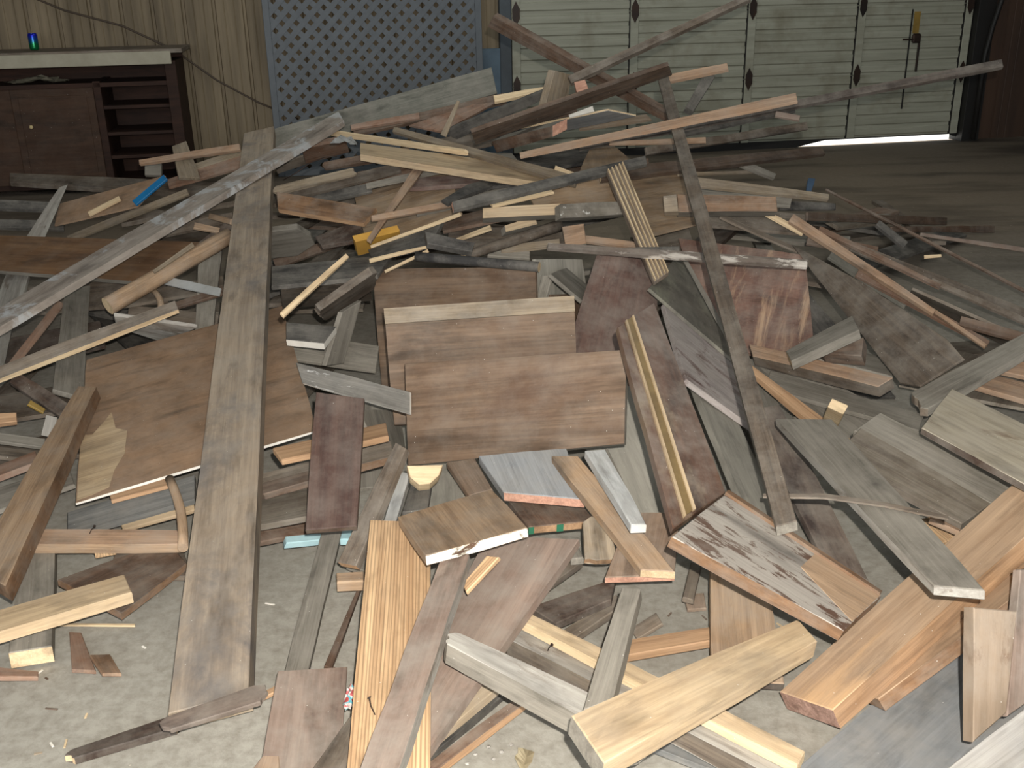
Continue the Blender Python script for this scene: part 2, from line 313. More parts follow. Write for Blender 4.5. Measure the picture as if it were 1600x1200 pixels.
# ---- old cabinet
W('cab', (64, 36, 22), (40, 22, 14), (1, 8), jitter=0, dust=0); W('cabdoor', (76, 50, 32), (58, 36, 22), (1, 6), jitter=0, dust=.04)
paint('cream2', (164, 158, 138), (146, 140, 120))
cb = empty('cabinet', wp(-7.25, -.56, 0), wall_rot); tag(cb, 'old dark wooden cabinet with cream edged top and open shelves', 'cabinet')
# local: x from -1.1 to 1.15, y 0 (front) to .5
bm = bmesh.new(); box(bm, -1.1, 1.12, .47, .5, .0, .98); box(bm, 1.04, 1.12, 0, .5, 0, .93, .003); box(bm, -1.1, -1.02, 0, .5, 0, .93, .003)
box(bm, .52, .57, .02, .47, .08, .80); box(bm, -1.02, 1.04, .02, .47, .04, .08); box(bm, -1.02, 1.04, .02, .47, .76, .79); link('carcass', bm, 'cab', cb)
bm = bmesh.new(); box(bm, -1.14, 1.18, -.04, .52, .985, 1.015, .003); link('cabinet_top', bm, 'gbr', cb)
bm = bmesh.new(); box(bm, -1.14, 1.10, -.05, -.03, .91, 1.0, .003); link('top_edging', bm, 'cream2', cb)
for z in (.24, .41, .60):
    bm = bmesh.new(); box(bm, .57, 1.04, .03, .47, z, z+.025, .002); link('shelf', bm, 'cab', cb)
bm = bmesh.new(); box(bm, -.05, .52, 0, .02, .08, .76, .003); box(bm, 0.0, .47, -.006, 0, .13, .71, .003); cd = link('cabinet_door', bm, 'cabdoor', cb)
bm = bmesh.new(); bmesh.ops.create_uvsphere(bm, u_segments=10, v_segments=8, radius=.014, matrix=Matrix.Translation((.06, -.02, .5))); link('knob', bm, 'cream', cd, smooth=True)
bm = bmesh.new(); box(bm, -1.02, -.05, 0, .02, .08, .76, .003); link('cabinet_door', bm, 'cabdoor', cb)
rnd = random.Random(3)
def crumple(name, loc, sx, sy, sz, mat, seed, label, cat, n=7, thick=.0015):
    r = random.Random(seed); bm = bmesh.new(); g = [[bm.verts.new(((i/(n-1)-.5)*sx+r.uniform(-.05, .05)*sx, (j/(n-1)-.5)*sy+r.uniform(-.06, .06)*sy, thick*2+r.random()*sz*(.3+.7*math.sin(math.pi*i/(n-1))))) for j in range(n)] for i in range(n)]
    for i in range(n-1):
        for j in range(n-1):
            if (i in (0, n-2) and j in (0, n-2)): continue
            bm.faces.new((g[i][j], g[i+1][j], g[i+1][j+1], g[i][j+1]))
    bmesh.ops.solidify(bm, geom=bm.faces[:], thickness=thick)
    o = link(name, bm, mat, loc=loc, smooth=False); tag(o, label, cat); return o
o = crumple('plastic_bag', wp(-7.15, -.35, .79), .42, .2, .05, 'cream2', 5, 'crumpled pale plastic bag lying on the upper shelf of the cabinet', 'bag')
o.rotation_euler = wall_rot
# ---- drink can
cn = empty('drink_can', wp(-7.13, -.34, 1.015), wall_rot); tag(cn, 'blue and green drink can standing on the cabinet top', 'can')
def lathe(prof, n=24, cap=True):
    bm = bmesh.new(); R = [[bm.verts.new((r*math.cos(2*math.pi*k/n), r*math.sin(2*math.pi*k/n), z)) for k in range(n)] for r, z in prof]
    for a, b in zip(R, R[1:]):
        for k in range(n): bm.faces.new((a[k], a[(k+1) % n], b[(k+1) % n], b[k]))
    bm.faces.new(R[0][::-1]); bm.faces.new(R[-1]); return bm
m = N('can_print'); v, _ = m.coords(1, 1, 1); tc = m.n('TexCoord'); sz = m.n('SeparateXYZ'); m.l(tc.outputs['Object'], sz.inputs[0]); ns = m.noise(v, 40, 3, .5)
ad = m.n('Math', operation='MULTIPLY_ADD'); m.l(ns, ad.inputs[0]); ad.inputs[1].default_value = .06; m.l(sz.outputs[2], ad.inputs[2])
m.l(m.mix(m.ramp(ad.outputs[0], .07, .13), s2l((20, 120, 70)), s2l((28, 40, 190))), m.b.inputs['Base Color']); m.b.inputs['Metallic'].default_value = .6; m.b.inputs['Roughness'].default_value = .3
link('can_body', lathe([(.026, .004), (.032, .012), (.033, .02), (.033, .105), (.03, .114), (.027, .119)]), m.m, cn, smooth=True)
link('can_lid', lathe([(.027, .1192), (.0275, .122), (.024, .122), (.0235, .120)]), paint('alu', (180, 182, 186), rough=.3, metal=.9).m, cn, smooth=True)

# ------------------------------------------------------------------ the lumber pile
# name, label, origin (underside), x axis (along the board), y axis, outline, thickness, face, end, side, flags
BOARDS = [
('f1','plank','very long wide weathered plank leaning from floor to pile top at left',(-0.9539,3.5892,0.3464),(0.1742,-0.9716,-0.1603),(0.983,0.1619,0.0871),((-1.9407,-0.0773),(1.9774,-0.0782),(1.9627,0.0782),(-1.9994,0.0773)),0.055,'mott','grytan','',''),
('f2','pole','long mottled grey pole laid diagonally across the long leaning plank',(-1.3574,4.4276,0.5172),(-0.4587,-0.8613,-0.2184),(0.8789,-0.4761,0.0315),((-1.1889,-0.067),(1.0802,-0.0735),(1.1577,0.0735),(-1.049,0.067)),0.03,'galv','','',''),
('f3','strip','narrow sawn strip with pale orange edge lying above the plywood sheet',(-1.4965,3.4152,0.2499),(-0.8348,-0.5089,-0.2102),(0.5421,-0.6927,-0.4758),((-0.3419,-0.0233),(0.3375,-0.0274),(0.3399,0.0274),(-0.3354,0.0233)),0.022,'gbr','','lpn',''),
('f4','plywood_sheet','torn brown plywood sheet with white edge behind the long leaning plank',(-1.0513,3.152,0.1672),(0.8971,0.4246,0.1223),(-0.4313,0.9016,0.0336),((-0.2917,0.5375),(0.4462,0.5537),(0.2631,-0.5537),(-0.4177,-0.5375)),0.008,'ply','wht','wht',''),
('f5','beam','reddish tan beam sloping down to left edge beside plywood sheet',(-1.2858,2.5749,0.1428),(0.1751,-0.9844,-0.0187),(0.9677,0.1685,0.1874),((-0.6,-0.0346),(0.5049,-0.0573),(0.6423,0.0573),(-0.5472,0.0346)),0.045,'tan','','obr',''),
('f6','stick','reddish tan stick lying level under the sloping beam at left',(-1.1015,2.3152,0.0726),(0.9976,0.0455,-0.0517),(-0.0366,0.986,0.1626),((-0.2563,0.0294),(0.2388,0.0284),(0.2515,-0.0284),(-0.2339,-0.0294)),0.03,'rtan','','tan',''),
('f6b','dowel','short bent brown dowel hanging below plywood sheet beside long plank',(-0.8938,2.4034,0.1064),(0.3636,-0.9159,-0.1703),(0.9297,0.3682,0.0046),((-0.1569,0.0125),(0.1567,0.0129),(0.1563,-0.0129),(-0.1562,-0.0125)),0.027,'tan','','','r'),
('f7','beam','short tan beam crossing the grey post at bottom left',(-1.0287,1.9788,0.09),(0.8564,0.5163,0.0057),(-0.5163,0.8564,-0.0008),((-0.1441,0.047),(0.15,0.045),(0.1479,-0.045),(-0.1538,-0.047)),0.03,'ltan','','',''),
('f8','post','grey square post with pale sawn end lying on floor at left',(-1.1648,2.1377,0.0198),(0.3493,-0.9356,-0.0511),(0.9357,0.3512,-0.0343),((-0.2635,-0.0397),(0.2488,-0.044),(0.2525,0.044),(-0.2378,0.0397)),0.045,'gry','lpn','',''),
('f9','board','dark brown board corner lying on floor behind short tan beam',(-0.9422,2.1943,0.0427),(0.5289,0.8464,-0.0623),(-0.8471,0.531,0.0217),((-0.1258,0.1253),(0.1592,0.0663),(0.1057,-0.0663),(-0.1391,-0.1253)),0.02,'brn','','obr',''),
('f10','splinter','thin straight yellow splinter on floor below short tan beam',(-0.9948,2.0554,0.0053),(0.9985,0.0235,-0.0486),(-0.0242,0.9996,-0.0126),((-0.0934,0.0046),(0.0902,0.0046),(0.093,-0.0046),(-0.0899,-0.0046)),0.004,'lpn','','',''),
('f11','bark_chip','upright reddish bark chip on the floor at lower left',(-0.9911,1.9463,0.0041),(0.4621,-0.8864,0.0259),(0.8844,0.4585,-0.0866),((-0.092,-0.0124),(0.072,-0.0234),(0.0981,0.0234),(-0.0781,0.0124)),0.01,'rbr','','',''),
('f11b','bark_chip','flat orange brown bark chip beside the upright reddish one',(-0.9057,1.8792,0.0174),(0.5765,-0.8121,0.0902),(0.8078,0.5499,-0.2124),((-0.0568,-0.0202),(0.0421,-0.0179),(0.0578,0.0179),(-0.0431,0.0202)),0.008,'obr','','',''),
('f12','splinter','dark red broken splinter at left edge near the grey post end',(-1.0984,1.8573,0.0111),(0.9653,0.1557,-0.2099),(-0.1693,0.9844,-0.0482),((-0.0537,0.0201),(0.0464,0.0107),(0.0509,-0.0107),(-0.0436,-0.0201)),0.012,'rbr','org','',''),
('f13','splinter','dark splintered stick on floor below foot of long plank',(-0.782,1.6432,0.0062),(0.8725,0.4881,-0.0245),(-0.4878,0.8728,0.0153),((-0.0965,0.0148),(0.0968,0.0227),(0.0951,-0.0227),(-0.0953,-0.0148)),0.018,'dbr','lpn','','b'),
('f13b','splinter','grey broken slab splinter touching foot of long leaning plank',(-0.5951,1.6392,0.0831),(0.9319,0.3435,0.1164),(-0.3563,0.9271,0.1167),((-0.0893,0.0194),(0.0851,0.0252),(0.0883,-0.0252),(-0.0842,-0.0194)),0.012,'dst','','','b'),
('f13c','splinter','thin orange splinter between long plank foot and brown board',(-0.5503,1.7439,0.02),(0.8274,0.556,0.0793),(-0.5574,0.8303,-0.0065),((-0.0534,0.0073),(0.0552,0.0096),(0.0528,-0.0096),(-0.0546,-0.0073)),0.01,'org','','',''),
('f14','board','faded purplish brown board with square end at bottom left of centre',(-0.4142,1.6171,0.054),(0.0857,-0.9949,-0.0534),(0.9902,0.091,-0.1057),((-0.149,-0.0708),(0.1571,-0.0726),(0.1575,0.0726),(-0.1657,0.0708)),0.02,'pbr','','',''),
('f15','board','grey board with pale edge wedged beneath tall grained orange plank',(-0.3142,1.5067,0.0797),(-0.1592,-0.9824,0.0978),(0.9864,-0.1541,0.0573),((-0.1005,-0.0289),(0.104,-0.0511),(0.0964,0.0511),(-0.0999,0.0289)),0.02,'gbr','','lpn',''),
('f16','plank','bright orange tan plank with strong grain standing out at bottom centre',(-0.2507,1.7793,0.149),(0.064,-0.9949,-0.0775),(0.9977,0.0654,-0.0164),((-0.4139,-0.0723),(0.3999,-0.0721),(0.4098,0.0721),(-0.3959,0.0723)),0.022,'otn','','gbr',''),
('f17','board','tan board with peeling white near end atop the grained orange plank',(-0.1218,2.08,0.2288),(-0.2984,0.9412,-0.1586),(-0.9515,-0.3063,-0.0272),((-0.1623,0.1211),(0.1085,0.1259),(0.1756,-0.1259),(-0.1218,-0.1211)),0.024,'tan','pwh','',''),
('f18b','plank','wide faded brown plank running down left beneath the grained plank',(-0.1008,1.7772,0.1083),(-0.3773,-0.9169,-0.1301),(0.9171,-0.3895,0.0851),((-0.368,-0.113),(0.3924,-0.0371),(0.3733,0.0371),(-0.3977,0.113)),0.022,'pbr','brn','',''),
('f18a','plank','narrow faded brown plank with pale ridge crossing the grained plank',(-0.1781,1.6123,0.2058),(-0.1524,-0.9876,-0.0368),(0.9841,-0.155,0.0862),((-0.3301,-0.0304),(0.333,-0.0325),(0.3308,0.0325),(-0.3337,0.0304)),0.03,'pbr','','wwh',''),
('f19','beam','thick grey beam with peeling white top at bottom centre',(0.0413,1.58,0.1347),(0.8386,-0.5253,-0.1442),(0.5303,0.8478,-0.0043),((-0.2047,0.0216),(0.203,0.0361),(0.2054,-0.0361),(-0.2037,-0.0216)),0.05,'wwh','','gry','b'),
('f20','strip','long pale pine strip running down right at bottom centre',(0.2552,1.6684,0.0962),(0.7482,-0.663,-0.0251),(0.6631,0.7457,0.0655),((-0.3355,0.016),(0.3261,0.0193),(0.3316,-0.0193),(-0.3222,-0.016)),0.025,'ltan','lpn','lpn',''),
('f21','beam','grey painted beam lying just below the long pale pine strip',(0.2448,1.6403,0.0492),(0.7607,-0.6485,-0.0263),(0.6476,0.7611,-0.0356),((-0.3521,0.0245),(0.3374,0.0283),(0.3452,-0.0283),(-0.3305,-0.0245)),0.045,'wwh','','gbr',''),
('f23','stick','straight grey stick standing crosswise over the long pine strip',(0.1953,1.6665,0.1824),(-0.272,-0.9617,-0.0347),(0.9516,-0.2741,0.1389),((-0.186,-0.0207),(0.2013,-0.0241),(0.1669,0.0241),(-0.1822,0.0207)),0.028,'gry','','',''),
('f22','beam','thick pale tan beam crossing over everything at bottom centre right',(0.3426,1.531,0.1843),(0.7444,0.6513,-0.1472),(-0.6512,0.7569,0.0557),((-0.2998,0.0571),(0.3395,0.035),(0.3012,-0.035),(-0.3409,-0.0571)),0.04,'ltan','gry','',''),
('f24','board','smooth tan board lying under pale beam at bottom right of centre',(0.5012,1.9367,0.0654),(-0.1377,-0.9755,-0.1715),(0.9899,-0.1297,-0.0575),((-0.1879,-0.0631),(0.2029,-0.0745),(0.1917,0.0745),(-0.2067,0.0631)),0.022,'tan','dbr','',''),
('f25','stick','cracked pine stick with dark burnt looking end beside grey stick',(0.335,1.8931,0.0296),(0.9823,0.184,0.0351),(-0.184,0.9829,-0.0034),((-0.0972,0.0268),(0.1095,0.0249),(0.0954,-0.0249),(-0.1077,-0.0268)),0.02,'org','','org',''),
('f26','board','short dark brown board beneath the two boards with pale ends',(0.1439,2.0045,0.061),(0.8839,0.465,0.0493),(-0.4655,0.8851,-0.0021),((-0.1038,0.0433),(0.1234,0.0332),(0.0672,-0.0332),(-0.0868,-0.0433)),0.02,'dbr','','',''),
('f26b','stick','grey brown stick between dark brown board and pine strip',(0.1763,1.9761,0.0389),(0.7335,0.6766,0.0651),(-0.6776,0.7354,-0.0087),((-0.0806,0.0191),(0.099,0.02),(0.0787,-0.02),(-0.0971,-0.0191)),0.02,'gbr','','',''),
('f27','plank','wide smooth slate grey plank flat on floor at bottom right',(0.8623,1.6642,0.0097),(0.744,0.6678,-0.0203),(-0.668,0.7442,-0.0001),((-0.4113,0.1158),(0.442,0.1193),(0.354,-0.1193),(-0.3846,-0.1158)),0.02,'slate','gry','',''),
('f28','board','tan board with dark stains standing on edge at right bottom',(0.8636,1.5776,0.2028),(-0.1851,-0.5773,-0.7952),(0.9464,0.1131,-0.3024),((-0.1012,-0.0473),(0.1364,-0.0335),(0.0754,0.0335),(-0.1106,0.0473)),0.03,'stain','','',''),
('f28b','board','reddish brown board at right frame edge behind stained upright board',(1.0018,1.6809,0.2074),(-0.2326,-0.6337,-0.7378),(0.8847,0.1772,-0.4311),((-0.1053,-0.0553),(0.1771,-0.0683),(0.0761,0.0683),(-0.1479,0.0553)),0.02,'pbr','','',''),
('f29','plank','pale streaky grey plank across the bottom right corner',(0.8111,1.3234,0.1704),(0.8339,0.5493,0.0531),(-0.5517,0.8274,0.1053),((-0.1459,0.0621),(0.1741,0.0693),(0.1211,-0.0693),(-0.1493,-0.0621)),0.03,'wgr','','',''),
('f30','beam','massive orange brown beam running from right edge to front floor',(0.8907,1.8492,0.1466),(0.7971,0.5093,0.3245),(-0.4562,0.8599,-0.2289),((-0.3877,0.0654),(0.4848,0.0703),(0.273,-0.0703),(-0.3701,-0.0654)),0.05,'obt','pnkd','org',''),
('f31','beam','orange brown beam tucked under the massive beam at right',(0.9196,1.7756,0.1285),(0.8302,0.4138,0.3736),(-0.2392,0.8697,-0.4316),((-0.2429,0.0384),(0.3132,0.0645),(0.1767,-0.0645),(-0.247,-0.0384)),0.03,'obt','','obr',''),
('f32','plank','long pointed grey plank with white streak resting on the massive beam',(0.8057,2.0778,0.297),(0.0498,-0.9978,0.0434),(0.9938,0.0539,0.0977),((-0.473,-0.0676),(0.4271,-0.0396),(0.4641,0.0396),(-0.4183,0.0676)),0.022,'gry','','wwh',''),
('f33','board','dark grey brown tapering board beneath the painted trim board',(0.7751,2.49,0.1179),(0.0907,-0.9654,-0.2444),(0.99,0.114,-0.0827),((-0.3188,-0.0541),(0.2912,-0.0443),(0.3745,0.0443),(-0.3469,0.0541)),0.018,'dst','','',''),
('f34','trim_board','flaking grey painted trim board with bare orange corner at right',(0.5421,1.8545,0.2436),(0.7935,-0.5069,-0.3367),(0.4998,0.8585,-0.1146),((-0.1829,0.1563),(0.2059,0.1112),(0.1732,-0.1112),(-0.1962,-0.1563)),0.028,'flaky','obr','obr',''),
('f35','drawer_side','varnished brown drawer side with a long yellowed runner groove',(0.3813,2.4105,0.3914),(0.075,-0.956,-0.2835),(0.9611,0.1451,-0.2351),((-0.3081,-0.0717),(0.4655,-0.0817),(0.3201,0.0817),(-0.4775,0.0717)),0.02,'varn','','',''),
('f36','molding','very long square molding pole leaning over the pile right of centre',(0.6664,3.4708,0.6169),(-0.0474,-0.9747,-0.2182),(0.9805,-0.087,0.1759),((-1.564,0.0251),(1.553,0.0231),(1.5626,-0.0231),(-1.5516,-0.0251)),0.03,'gbr2','','gry',''),
('p3','shelf_board','backmost and smallest of the three upright brown shelf boards',(-0.2041,3.6205,0.2191),(0.9019,-0.4126,0.1275),(0.1827,0.6321,0.7531),((-0.4159,0.2472),(0.291,0.2277),(0.3795,-0.2277),(-0.2546,-0.2472)),0.02,'shelf','','',''),
('p2','shelf_board','middle upright brown shelf board with pale top edging',(-0.0915,3.0898,0.2719),(0.9992,0.0171,0.0353),(-0.0388,0.5616,0.8265),((-0.3103,0.1913),(0.3058,0.1972),(0.2939,-0.1972),(-0.2894,-0.1913)),0.02,'shelf','','',''),
('p1','shelf_board','front and largest upright brown shelf board at pile centre',(0.0047,2.7047,0.2753),(0.9276,-0.3194,0.1938),(0.0292,0.579,0.8148),((-0.3478,0.1551),(0.3429,0.131),(0.3295,-0.131),(-0.3246,-0.1551)),0.022,'shelf','','gry',''),
('f38','board','wide purple brown board leaning behind the varnished drawer side',(0.3641,3.43,0.2776),(-0.2197,-0.9037,-0.3676),(0.9542,-0.1206,-0.2739),((-0.3384,-0.1229),(0.4502,-0.1501),(0.3269,0.1501),(-0.4388,0.1229)),0.02,'pbr2','','',''),
('f39','panel','upright purple brown panel with ragged pale top and round knot',(0.9352,3.8252,0.2389),(0.9324,-0.3601,-0.0302),(0.3266,0.804,0.4969),((-0.3489,0.2913),(0.1667,0.2659),(0.2802,-0.2659),(-0.0979,-0.2913)),0.015,'pply','','',''),
('f40','sheet','dark mouldy grey triangular sheet between fluted board and molding pole',(0.6511,3.6873,0.3179),(-0.104,-0.9888,-0.1075),(0.8288,-0.0264,-0.5589),((-0.2478,-0.0438),(0.2335,-0.1779),(0.3945,0.1779),(0.2201,0.1676),(-0.3369,0.0151)),0.012,'mould','','',''),
('f41','strip','thin grey grooved strip along edge of the triangular sheet',(0.7071,3.5481,0.3296),(0.1799,-0.9201,-0.3479),(0.9204,0.0327,0.3896),((-0.2514,0.0084),(0.2486,0.0097),(0.2516,-0.0097),(-0.2489,-0.0084)),0.015,'gry','','',''),
('f42','board','peeling white and purple board under drawer side and molding pole',(0.6445,3.158,0.2006),(0.7782,-0.2685,-0.5678),(0.3077,0.9511,-0.0281),((-0.245,0.2352),(0.1031,0.2113),(0.2004,-0.2113),(-0.0585,-0.2352)),0.02,'pwp','','',''),
('f43','board','smooth grey green board emerging right of varnished drawer side',(0.6274,2.6406,0.1305),(-0.0151,-0.9997,-0.0215),(0.8468,-0.0014,-0.532),((-0.4167,-0.0749),(0.384,-0.0676),(0.3482,0.0676),(-0.3154,0.0749)),0.02,'ggr','','',''),
('f44','sheet','large thin grey sheet sloping down at right of knotted panel',(1.2541,3.5284,0.3117),(0.1909,-0.9656,-0.1768),(0.7757,0.038,0.6299),((-0.5313,-0.0126),(0.0385,-0.0655),(0.449,-0.1003),(0.5166,-0.0642),(0.5332,0.0901),(0.4216,0.1017),(-0.0581,0.0601),(-0.4454,0.0012)),0.01,'gbr2','','',''),
('f45','strip','thin curved grey strip arching above the knotted panel',(1.0186,4.1399,0.4273),(0.8905,-0.2558,-0.3762),(0.3492,0.9144,0.2047),((-0.1726,0.0164),(0.1557,0.0175),(0.1829,-0.0175),(-0.1661,-0.0164)),0.01,'gbr','','',''),
('f46','stick','grey square stick with pale sawn end over the knotted panel corner',(1.0466,3.2261,0.249),(0.8914,0.3459,0.2929),(-0.3421,0.9373,-0.0659),((-0.1189,0.0393),(0.1664,0.0555),(0.107,-0.0555),(-0.1545,-0.0393)),0.035,'gry','lpn','',''),
('f47','block','brown wood block lying under the pale ended square stick',(1.1352,3.2885,0.1914),(0.8009,-0.5531,0.2296),(0.3934,0.775,0.4946),((-0.1019,0.0227),(0.0727,0.0429),(0.0828,-0.0429),(-0.0536,-0.0227)),0.05,'brn','','',''),
('f48','beam','brown beam with clean tan top edge right of the molding pole',(1.0168,3.1851,0.168),(0.6771,-0.7353,0.0301),(0.6661,0.6298,0.3996),((-0.2761,0.0267),(0.2613,0.0268),(0.2401,-0.0268),(-0.2253,-0.0267)),0.045,'rtan','','gbr2',''),
('f49','stick','grey worn stick with splintered end under the pale stained board',(1.5319,3.146,0.1661),(0.8274,0.5445,0.138),(-0.546,0.8373,-0.0302),((-0.2586,0.0533),(0.3541,0.0447),(0.2286,-0.0447),(-0.3242,-0.0533)),0.03,'gry','gbr','','b'),
('f50','block','small pale square wood block among grey boards at right',(0.9623,2.7938,0.2129),(0.8268,-0.4542,-0.3318),(-0.1769,-0.7699,0.6131),((-0.0241,0.0696),(0.0245,0.0783),(0.0242,-0.0783),(-0.0247,-0.0696)),0.03,'lpn','','',''),
('f51','stick','orange stick running down right beneath the small pale block',(0.8999,3.0343,0.12),(0.5307,-0.7906,-0.3054),(0.8464,0.5132,0.1424),((-0.2301,0.0119),(0.215,0.03),(0.2351,-0.03),(-0.22,-0.0119)),0.02,'org','','',''),
('f52','plank','wide grey plank under the orange stick right of molding pole',(1.0412,3.1303,0.0878),(0.3872,-0.9081,-0.1592),(0.919,0.3663,0.1455),((-0.3079,-0.0685),(0.2418,-0.1212),(0.2602,0.1212),(-0.1941,0.0685)),0.02,'gry','','',''),
('f53a','board','flat grey board with brown streaks below the pale stained board',(0.976,2.2719,0.2339),(0.6402,-0.7421,-0.1985),(0.7677,0.6269,0.1325),((-0.1901,0.0758),(0.182,0.0597),(0.1754,-0.0597),(-0.1672,-0.0758)),0.02,'gbr3','','',''),
('f53b','board','grey board just above the brown streaked board at right',(1.0816,2.3728,0.2334),(0.6484,-0.7354,-0.1967),(0.7607,0.6359,0.1305),((-0.2025,0.0616),(0.2049,0.0583),(0.1991,-0.0583),(-0.2015,-0.0616)),0.02,'gry','','',''),
('f54','board','pale board with brown water stains at right frame edge',(1.1562,2.2929,0.3395),(0.399,-0.9156,-0.0496),(0.9161,0.4004,-0.0223),((-0.2316,0.1298),(0.0536,0.1286),(0.2521,-0.1286),(-0.0742,-0.1298)),0.018,'pale','','dbr',''),
('f55','board','pinkish tan board near right edge above the pale stained board',(1.6048,3.1491,0.1218),(0.8826,-0.4487,-0.1401),(0.4689,0.8613,0.1958),((-0.1284,0.0453),(0.1007,0.0549),(0.1097,-0.0549),(-0.082,-0.0453)),0.02,'rtan','','',''),
('f55b','board','lighter pink board tip at right edge above pinkish tan board',(1.6936,3.2728,0.1384),(0.9714,-0.2149,-0.101),(0.2374,0.876,0.4199),((-0.0551,0.0216),(0.0796,0.0379),(0.0715,-0.0379),(-0.0961,-0.0216)),0.02,'rtan','','',''),
('f56','cane','thin bent cane lying across the pointed grey plank',(0.7395,1.9906,0.317),(0.8301,-0.5419,0.1314),(0.5266,0.8394,0.1348),((-0.2025,0.0066),(-0.0669,0.0373),(0.0606,0.0311),(0.1983,0.0095),(0.2011,-0.0048),(0.0643,0.0161),(-0.0623,0.0217),(-0.1979,-0.0066)),0.005,'gbr','','',''),
('f57','board','small orange grained board end showing beside the massive beam',(1.0273,2.1891,0.1302),(0.3353,-0.9312,-0.1428),(0.9413,0.3373,0.0112),((-0.0482,-0.0367),(0.0533,-0.0352),(0.0379,0.0352),(-0.043,0.0367)),0.02,'otn','','',''),
('f57b','stick','short pink tan stick between pointed plank and massive beam',(1.0187,2.1337,0.1818),(0.8025,-0.5662,-0.1881),(0.5756,0.8177,-0.0054),((-0.0366,0.0162),(0.0346,0.016),(0.0362,-0.016),(-0.0342,-0.0162)),0.015,'rtan','','',''),
('f60','board','blue grey board with pink sawn end below front shelf board',(0.0508,2.4183,0.1789),(-0.2591,0.945,0.1998),(-0.9657,-0.2496,-0.0716),((-0.0515,0.0934),(0.1169,0.117),(0.0759,-0.117),(-0.1412,-0.0934)),0.03,'bgr','pnk','',''),
('f61','board','brown board under pink ended board with green marks on its edge',(0.0981,2.3426,0.108),(-0.2855,0.9574,-0.0425),(-0.9563,-0.2816,0.0789),((-0.0721,0.0893),(0.0897,0.0923),(0.0532,-0.0923),(-0.0707,-0.0893)),0.022,'brn2','org','',''),
('f62','stick','pale white painted stick with bright end below front shelf board',(0.2483,2.2457,0.2301),(0.2097,-0.973,-0.0964),(0.9775,0.2111,-0.0042),((-0.1755,-0.027),(0.1707,-0.0177),(0.1756,0.0177),(-0.1708,0.027)),0.025,'wpl','wht','',''),
('f63','plank','tan plank with pale sawn end beneath the white painted stick',(0.2281,2.2217,0.1803),(0.3779,-0.912,-0.1595),(0.9258,0.3701,0.0775),((-0.2596,-0.0312),(0.2262,-0.0336),(0.2639,0.0336),(-0.2305,0.0312)),0.024,'tan','lpn','',''),
('f64','board','brown board with pinkish end under the pale ended tan plank',(0.3149,2.1261,0.1425),(0.2732,0.943,0.1901),(-0.9612,0.2752,0.0163),((-0.137,0.0765),(0.1044,0.059),(0.1285,-0.059),(-0.0959,-0.0765)),0.02,'tan2','pnk','',''),
('f65','board','rough edged grey board stub left of the pale ended plank',(0.1987,2.1672,0.1368),(-0.0498,0.914,0.4026),(-0.9954,-0.0784,0.055),((-0.0585,0.039),(0.0509,0.0312),(0.0561,-0.0312),(-0.0486,-0.039)),0.02,'gtan','org','','b'),
('f66','panel','flat grey panel lying under drawer side and white stick',(0.3254,2.6962,0.1011),(0.1522,-0.9649,-0.2139),(0.9864,0.1348,0.0939),((-0.2752,-0.1162),(0.3266,-0.0706),(0.3036,0.0706),(-0.355,0.1162)),0.015,'ggr','','',''),
('f67','strip','narrow grey strip hidden just right of white painted stick',(0.2714,2.4209,0.175),(0.1784,-0.9789,-0.0993),(0.984,0.1773,0.0203),((-0.1492,0.0155),(0.1356,0.0071),(0.1435,-0.0071),(-0.1299,-0.0155)),0.015,'gry','','',''),
('f68','block','tiny grey block left of the rough edged board stub',(0.1451,2.1626,0.0935),(0.1583,-0.9874,-0.0051),(0.9874,0.1583,-0.0073),((-0.0225,-0.0153),(0.0228,-0.0158),(0.0226,0.0158),(-0.023,0.0153)),0.02,'gry','','',''),
('f69','board','grey brown board in the shade under the shelf boards centre',(0.0937,2.1097,0.0775),(0.5911,0.8024,-0.0815),(-0.7977,0.5966,0.0884),((-0.0866,0.0248),(0.1203,0.0224),(0.0861,-0.0224),(-0.1198,-0.0248)),0.02,'gbr','','',''),
('f70','plank','dark red brown plank standing below the plywood sheet corner',(-0.4463,2.3422,0.2826),(0.0353,-0.8644,-0.5016),(0.9994,0.0297,0.0191),((-0.2167,-0.0639),(0.2038,-0.0609),(0.2003,0.0609),(-0.1874,0.0639)),0.02,'drb','','brn',''),
('f71','board','short orange board crossing behind the dark red brown plank',(-0.4853,2.5252,0.242),(0.9009,0.4336,0.0211),(-0.4337,0.9011,0.0025),((-0.1555,0.0412),(0.166,0.0446),(0.1417,-0.0446),(-0.1522,-0.0412)),0.018,'org','','',''),
('f72','board','grey brown board directly below the short orange board',(-0.5118,2.5735,0.1442),(0.9529,0.2758,0.1264),(-0.2859,0.9556,0.0708),((-0.1845,0.0425),(0.1859,0.0437),(0.1796,-0.0437),(-0.1811,-0.0425)),0.025,'gbr','','obr',''),
('f73','splinter','rough brown splintered stick between long plank and dark plank',(-0.6057,2.4692,0.1501),(0.9444,0.3025,0.1286),(-0.3124,0.9477,0.0651),((-0.0673,0.0308),(0.0672,0.0277),(0.066,-0.0277),(-0.066,-0.0308)),0.02,'brn','','','b'),
('f74','strip','grey metal looking strip with flaked white edge left of shelves',(-0.4876,2.9372,0.2492),(0.7779,-0.6277,0.0296),(0.4645,0.6061,0.6457),((-0.2868,0.0311),(0.2246,0.0329),(0.2686,-0.0329),(-0.2065,-0.0311)),0.012,'galv2','','wht',''),
('f75','channel','dark channel shaped piece with white painted ends left of shelves',(-0.7039,3.3838,0.2619),(0.9888,-0.1292,-0.0741),(0.1462,0.9371,0.317),((-0.093,0.0478),(0.0862,0.049),(0.0701,-0.049),(-0.0634,-0.0478)),0.03,'dgr','wht','wht',''),
